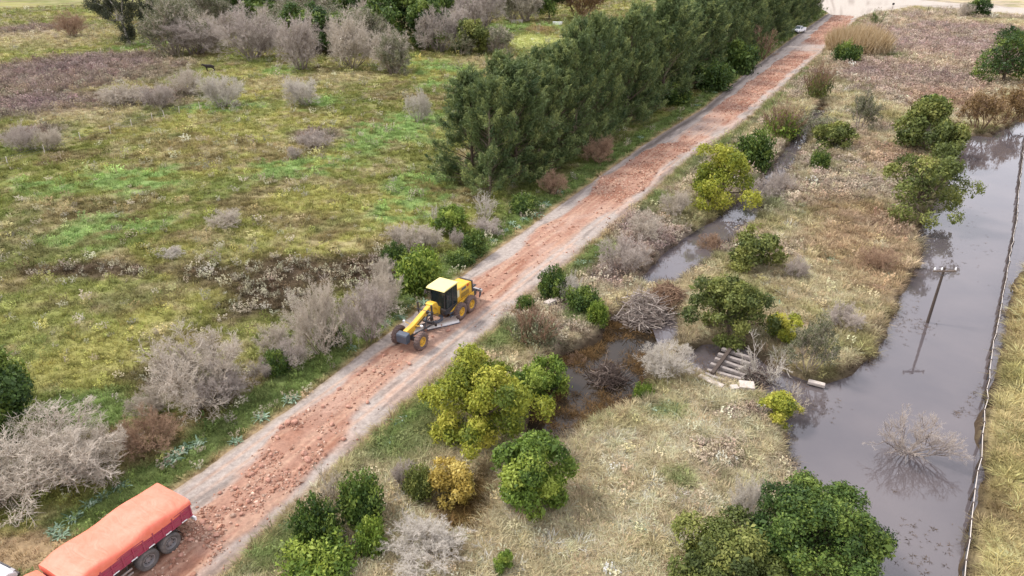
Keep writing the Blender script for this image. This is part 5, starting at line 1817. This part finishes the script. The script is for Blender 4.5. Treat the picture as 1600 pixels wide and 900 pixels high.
tk = thing('tarped_truck', 'front load body under orange tarpaulin coupled ahead of the long trailer', 'truck', (txp, typ, 0.13), FWD)
load_box(tk, 6.15, 9.9, 1.15, 1.7, 1.2)
tarp(tk, 6.08, 9.96, 2.12, 1.6, 1.24, 5)
for x in (7.0, 8.2, 11.0):
    for s in (-1, 1):
        wheel(tk, x, s * 1.0, 0.53, 0.5 if x < 10 else 0.32, 'tyre_truck', 'rim_grey', 0, 0.56)
MB().prism([(10.15, 0.6), (10.15, 2.75), (10.4, 2.95), (11.3, 2.9), (11.75, 2.1), (11.95, 1.5), (11.95, 0.6)], -1.18, 1.18).build('cab', M['white'], tk, 0.08)
MB().prism([(11.36, 2.82), (11.78, 2.12), (11.80, 2.14), (11.38, 2.84)], -1.0, 1.0).build('windscreen', M['glass'], tk)
for s in (-1, 1):
    MB().box((10.95, s * 1.185, 2.3), (0.75, 0.02, 0.65)).build('door_window', M['glass'], tk)
    MB().box((11.97, s * 0.85, 0.95), (0.03, 0.35, 0.2)).build('headlight', M['cream'], tk, 0.01)
MB().box((12.0, 0, 0.55), (0.12, 2.3, 0.28)).build('bumper', M['black'], tk, 0.03)
MB().box((8.8, 0, 0.85), (5.6, 0.9, 0.25)).build('chassis_rail', M['black'], tk)


# ------------------------------------------------------------------ white pickups
def pickup(label, loc, rz):
    p = thing('pickup_truck', label, 'pickup', loc, rz)
    W = 0.88
    MB().prism([(-2.55, 0.5), (-2.6, 0.98), (-0.62, 1.0), (1.0, 1.06), (2.2, 0.96), (2.5, 0.8), (2.55, 0.5), (2.0, 0.42), (-2.2, 0.42)], -W, W).build('body', M['white'], p, 0.07, seg=3)
    b = MB()
    for s in (-1, 1):
        b.box((-1.62, s * (W - 0.07), 1.1), (1.95, 0.1, 0.26))
    b.box((-2.55, 0, 1.1), (0.08, 2 * W - .1, 0.26)).build('bed_sides', M['white'], p, 0.03)
    MB().box((-1.6, 0, 1.015), (1.8, 1.5, 0.03)).build('bed_floor', M['black'], p)
    bot, tp = [(-0.66, .83), (1.02, .83)], [(-0.5, .66), (0.28, .66)]
    z0, z1 = 1.0, 1.66
    V = [(bot[0][0], -bot[0][1], z0), (bot[1][0], -bot[1][1], z0), (bot[1][0], bot[1][1], z0), (bot[0][0], bot[0][1], z0),
         (tp[0][0], -tp[0][1], z1), (tp[1][0], -tp[1][1], z1), (tp[1][0], tp[1][1], z1), (tp[0][0], tp[0][1], z1)]
    MB().add(V, [(0, 3, 2, 1), (4, 5, 6, 7), (0, 1, 5, 4), (1, 2, 6, 5), (2, 3, 7, 6), (3, 0, 4, 7)]).build('cab', M['white'], p, 0.07, seg=3)

    def pane(name, i, j, k, l, inset):
        q = [Vector(V[t]) for t in (i, j, k, l)]
        c = sum(q, Vector()) / 4
        n = (q[1] - q[0]).cross(q[2] - q[1]).normalized()
        if n.dot(c - Vector((0.1, 0, 1.3))) < 0:
            n = -n
        a = [c + (t - c) * inset + n * 0.012 for t in q]
        MB().add([t for t in a] + [t - n * 0.02 for t in a], [(0, 1, 2, 3), (7, 6, 5, 4), (0, 4, 5, 1), (1, 5, 6, 2), (2, 6, 7, 3), (3, 7, 4, 0)]).build(name, M['glass'], p)
    pane('windscreen', 1, 2, 6, 5, 0.86)
    pane('rear_window', 3, 0, 4, 7, 0.8)
    pane('side_window', 0, 1, 5, 4, 0.8)
    pane('side_window', 2, 3, 7, 6, 0.8)
    for x in (-1.65, 1.6):
        for s in (-1, 1):
            wheel(p, x, s * 0.79, 0.37, 0.24, 'tyre_truck', 'rim_grey', 0, 0.62, 20)
    MB().box((2.54, 0, 0.72), (0.06, 0.9, 0.2)).build('grille', M['black'], p, 0.01)
    for s in (-1, 1):
        MB().box((2.47, s * 0.68, 0.78), (0.14, 0.32, 0.16)).build('headlight', M['rim_grey'], p, 0.02)
        MB().box((-2.6, s * 0.78, 0.85), (0.05, 0.14, 0.3)).build('tail_lamp', M['red'], p)
        MB().box((0.75, s * 0.98, 1.1), (0.1, 0.18, 0.14)).build('mirror', M['black'], p, 0.02)
    MB().box((2.58, 0, 0.5), (0.12, 1.7, 0.18)).build('bumper', M['black'], p, 0.03)
    return p


x, y = G(1247, 52)
pickup('small white pickup truck parked on the left verge near the far junction', (x, y, max(hz(x, y), 0.1)), FWD - 0.26).scale = (1.25, 1.25, 1.3)
x, y = road_pt(6.0, -31.75)
pickup('white vehicle beside the tarped truck, cut off by the bottom left corner', (x, y, hz(x, y) + 0.02), FWD + math.pi + 0.1)

# ------------------------------------------------------------------ power pole in the pond
bx, by = G(1449, 504, POND_Z)
pl = thing('power_pole', 'dark wooden power pole with crossarm standing in the pond', 'utility pole', (bx, by, POND_Z))
MB().tube([(0, 0, -0.8), (0.03, 0, 4.9)], 0.13, 12, 0.09).build('pole', M['darkwood'], pl)
arm = MB().box((0.03, -0.1, 4.62), (1.75, 0.1, 0.11)).build('crossarm', M['wood'], pl, 0.01)
MB().tube([(-0.5, -0.1, 4.56), (0.03, -0.09, 4.2)], 0.02, 5).tube([(0.56, -0.1, 4.56), (0.03, -0.09, 4.2)], 0.02, 5).build('brace', M['slate'], pl)
for k in (-0.8, -0.25, 0.82):
    MB().lathe((0, 0, 0), [(0.012, 0), (0.012, 0.08), (0.07, 0.09), (0.075, 0.15), (0.05, 0.18), (0.06, 0.22), (0.03, 0.28), (0.001, 0.29)], 10).build('insulator', M['porcelain'], pl).matrix_local = Matrix.Translation((0.03 + k, -0.1, 4.66)) @ Matrix.Rotation(math.pi / 2, 4, 'X')

# ------------------------------------------------------------------ fence along the far side of the pond
FL = [G(x, y, 0.2) for x, y in [(1604, 205), (1599, 237), (1593, 290), (1587, 353), (1577, 407), (1565, 473), (1553, 533), (1544, 602), (1536, 670), (1526, 754), (1514, 837), (1507, 900), (1500, 970)]]
fp = np.array(FL)
cum = np.concatenate([[0], np.cumsum(np.hypot(*np.diff(fp, axis=0).T))])
frn = np.random.default_rng(3)
fn = thing('pond_fence', 'long low post and rail fence running through the water at the right', 'fence', (0, 0, 0))
tops = []
d = 0.5
while d < cum[-1] - 0.2:
    x, y = float(np.interp(d, cum, fp[:, 0])) + frn.normal(0, .04), float(np.interp(d, cum, fp[:, 1]))
    hp = 0.3 + frn.normal(0, 0.03)
    lx, ly = frn.normal(0, .03, 2)
    gz_ = min(hz(x, y), POND_Z) - 0.4
    MB().tube([(x, y, gz_), (x + lx * .5, y + ly * .5, -0.1), (x + lx, y + ly, hp + 0.05)], 0.1, 6, 0.085).build('post', M['darkwood'], fn)
    tops.append((x + lx, y + ly, hp))
    d += frn.uniform(1.3, 1.7) if frn.uniform() < 0.93 else 2.6
MB().tube([(x, y, z + 0.03) for x, y, z in tops], 0.02, 6).build('top_rail', M['tape'], fn)
for dz in (-0.25, -0.5):
    MB().tube([(x, y, z + dz) for x, y, z in tops], 0.01, 4).build('wire', M['slate'], fn)

# old field fence at the upper left
fo = thing('field_fence', 'old wire fence with pale posts crossing the pasture at the left', 'fence', (0, 0, 0))
pts = [(-40, 274), (12, 258), (70, 240), (126, 220), (173, 209), (206, 198), (238, 187), (257, 183), (280, 176), (312, 168)]
tp_ = []
for p in pts:
    x, y = G(*p)
    z = hz(x, y)
    lx = frn.normal(0, .08)
    MB().tube([(x, y, z - 0.2), (x + lx, y, z + 1.25)], 0.07, 6, 0.055).build('post', M['tape'], fo)
    tp_.append((x + lx, y, z + 1.15))
for dz in (0, -0.35, -0.7):
    MB().tube([(x, y, z + dz) for x, y, z in tp_], 0.012, 4).build('wire', M['slate'], fo)

# ------------------------------------------------------------------ ruined footbridge
br = thing('ruined_footbridge', 'ruined footbridge of concrete beams with one dark timber across, over the ditch', 'bridge', (0, 0, 0))
for (p, q) in [((1101, 585), (1150, 601)), ((1105, 577), (1158, 594)), ((1110, 569), (1164, 586)), ((1117, 561), (1170, 578)), ((1122, 553), (1172, 569)), ((1128, 545), (1174, 560))]:
    a, b = Vector((*G(*p), 0.0)), Vector((*G(*q), -0.04))
    dd = b - a
    rot = Matrix.Rotation(math.atan2(dd.y, dd.x), 3, 'Z') @ Matrix.Rotation(frn.normal(0, .03), 3, 'Y')
    MB().box((a + b) / 2, (dd.length, 0.27, 0.24), rot).build('beam', M['beam'], br, 0.03)
a, b = Vector((*G(1112, 588), 0.24)), Vector((*G(1141, 549), 0.22))
dd = b - a
MB().box((a + b) / 2, (dd.length, 0.26, 0.2), Matrix.Rotation(math.atan2(dd.y, dd.x), 3, 'Z')).build('cross_timber', M['darkwood'], br, 0.02)
for p, q in (((1092, 588), (1130, 606)),):
    a, b = Vector((*G(*p), -0.45)), Vector((*G(*q), -0.45))
    dd = b - a
    MB().box((a + b) / 2, (dd.length, 0.5, 1.2), Matrix.Rotation(math.atan2(dd.y, dd.x), 3, 'Z')).build('abutment', M['concrete'], br, 0.05)
for p, s, an, lab in (((1086, 580), (0.95, 0.6, 0.55), 0.3, 'squared pale concrete block at the left end of the ruined footbridge'),
                      ((1166, 606), (1.0, 0.8, 0.6), -0.2, 'larger concrete block at the right end of the ruined footbridge'),
                      ((1147, 608), (0.55, 0.45, 0.4), 0.1, 'smallest concrete block, left of the larger one by the footbridge'),
                      ((1277, 594), (1.1, 0.35, 0.25), -0.5, 'pale slab lying on the pond corner right of the footbridge'),
                      ((862, 478), (1.5, 0.5, 0.6), 0.75, 'pale concrete drain headwall in the right road verge')):
    x, y = G(*p)
    c = MB().box((0, 0, s[2] * 0.3), s, Matrix.Rotation(0.06, 3, 'X')).build('concrete_block', M['concrete'], None, 0.05, seg=3)
    c.location = (x, y, max(hz(x, y), -0.35))
    c.rotation_euler = (0, 0, an)
    tag(c, lab, 'concrete block')

# ------------------------------------------------------------------ far small things
x, y = G(1393, 19)
sg = thing('road_sign', 'small dark road sign on a thin post at the junction', 'sign', (x, y, hz(x, y)))
MB().tube([(0, 0, -0.2), (0, 0, 3.0)], 0.07, 8).build('post', M['darkwood'], sg)
MB().box((0, -0.08, 3.2), (0.95, 0.06, 0.8)).build('sign_board', M['black'], sg, 0.02)
for p, h, lab in (((1447, 25), 3.6, 'thin leaning wooden post by the side road, left of two'), ((1475, 24), 2.2, 'short dark wooden post by the side road, right of two')):
    x, y = G(*p)
    o = MB().tube([(0, 0, -0.2), (0.05, 0, h * .5), (0.25, 0, h)], 0.13, 8, 0.1).build('wooden_post', M['darkwood'])
    o.location = (x, y, hz(x, y))
    tag(o, lab, 'post')
for p, s, mt, lab in (((808, 36), (4.0, 1.5, 1.1), 'concrete', 'grey concrete trough at the edge of the wood by the clearing'), ((871, 38), (3.4, 1.4, 0.9), 'white', 'white trough beside the clearing, behind the first casuarinas')):
    x, y = G(*p)
    t = MB()
    L, Wd, Hh_ = s
    t.box((0, 0, 0.1), (L, Wd, 0.2))
    for k in (-1, 1):
        t.box((0, k * (Wd / 2 - .08), Hh_ / 2 + .1), (L, 0.16, Hh_)).box((k * (L / 2 - .08), 0, Hh_ / 2 + .098), (0.16, Wd - .32, Hh_))
    o = t.build('water_trough', M[mt], None, 0.03)
    o.location = (x, y, hz(x, y))
    o.rotation_euler = (0, 0, -0.1)
    tag(o, lab, 'trough')

# dark cow behind the silvery bush
J = {'hip': (0.75, 0, 1.2, .33, .36), 'mid': (0.0, 0, 1.15, .38, .42), 'sho': (-0.7, 0, 1.22, .3, .38), 'neck': (-1.15, 0, 1.4, .19, .24), 'head': (-1.5, 0, 1.55, .13, .15), 'muz': (-1.85, 0, 1.36, .09, .1),
     'tail': (1.08, 0, 1.2, .05, .05), 'tail2': (1.2, 0, .6, .03, .03)}
E_ = [('hip', 'mid'), ('mid', 'sho'), ('sho', 'neck'), ('neck', 'head'), ('head', 'muz'), ('hip', 'tail'), ('tail', 'tail2')]
for s in (-1, 1):
    for nm, rt, pts in (('f', 'sho', [(-.72, .2, .8, .12), (-.7, .2, .42, .08), (-.72, .2, .06, .08)]), ('r', 'hip', [(.7, .2, .85, .16), (.92, .2, .5, .08), (.85, .2, .06, .08)])):
        pv = rt
        for i, q in enumerate(pts):
            k = '%s%d%d' % (nm, s, i)
            J[k] = (q[0], s * q[1], q[2], q[3], q[3])
            E_.append((pv, k))
            pv = k
    J['ear%d' % s] = (-1.42, s * .2, 1.66, .05, .03)
    E_.append(('head', 'ear%d' % s))
ks = list(J)
me = bpy.data.meshes.new('cow')
me.from_pydata([J[k][:3] for k in ks], [(ks.index(a), ks.index(b)) for a, b in E_], [])
cow = add_obj('cow', me)
sk = cow.modifiers.new('skin', 'SKIN')
for i, k in enumerate(ks):
    me.skin_vertices[0].data[i].radius = J[k][3:5]
me.skin_vertices[0].data[ks.index('mid')].use_root = True
cow.modifiers.new('sub', 'SUBSURF').render_levels = 2
me.materials.append(M['hide'])
x, y = G(329, 112)
cow.location = (x, y, hz(x, y))
cow.rotation_euler = (0, 0, 0.1)
tag(cow, 'dark animal standing behind the pale silvery bush in the pasture', 'cow')
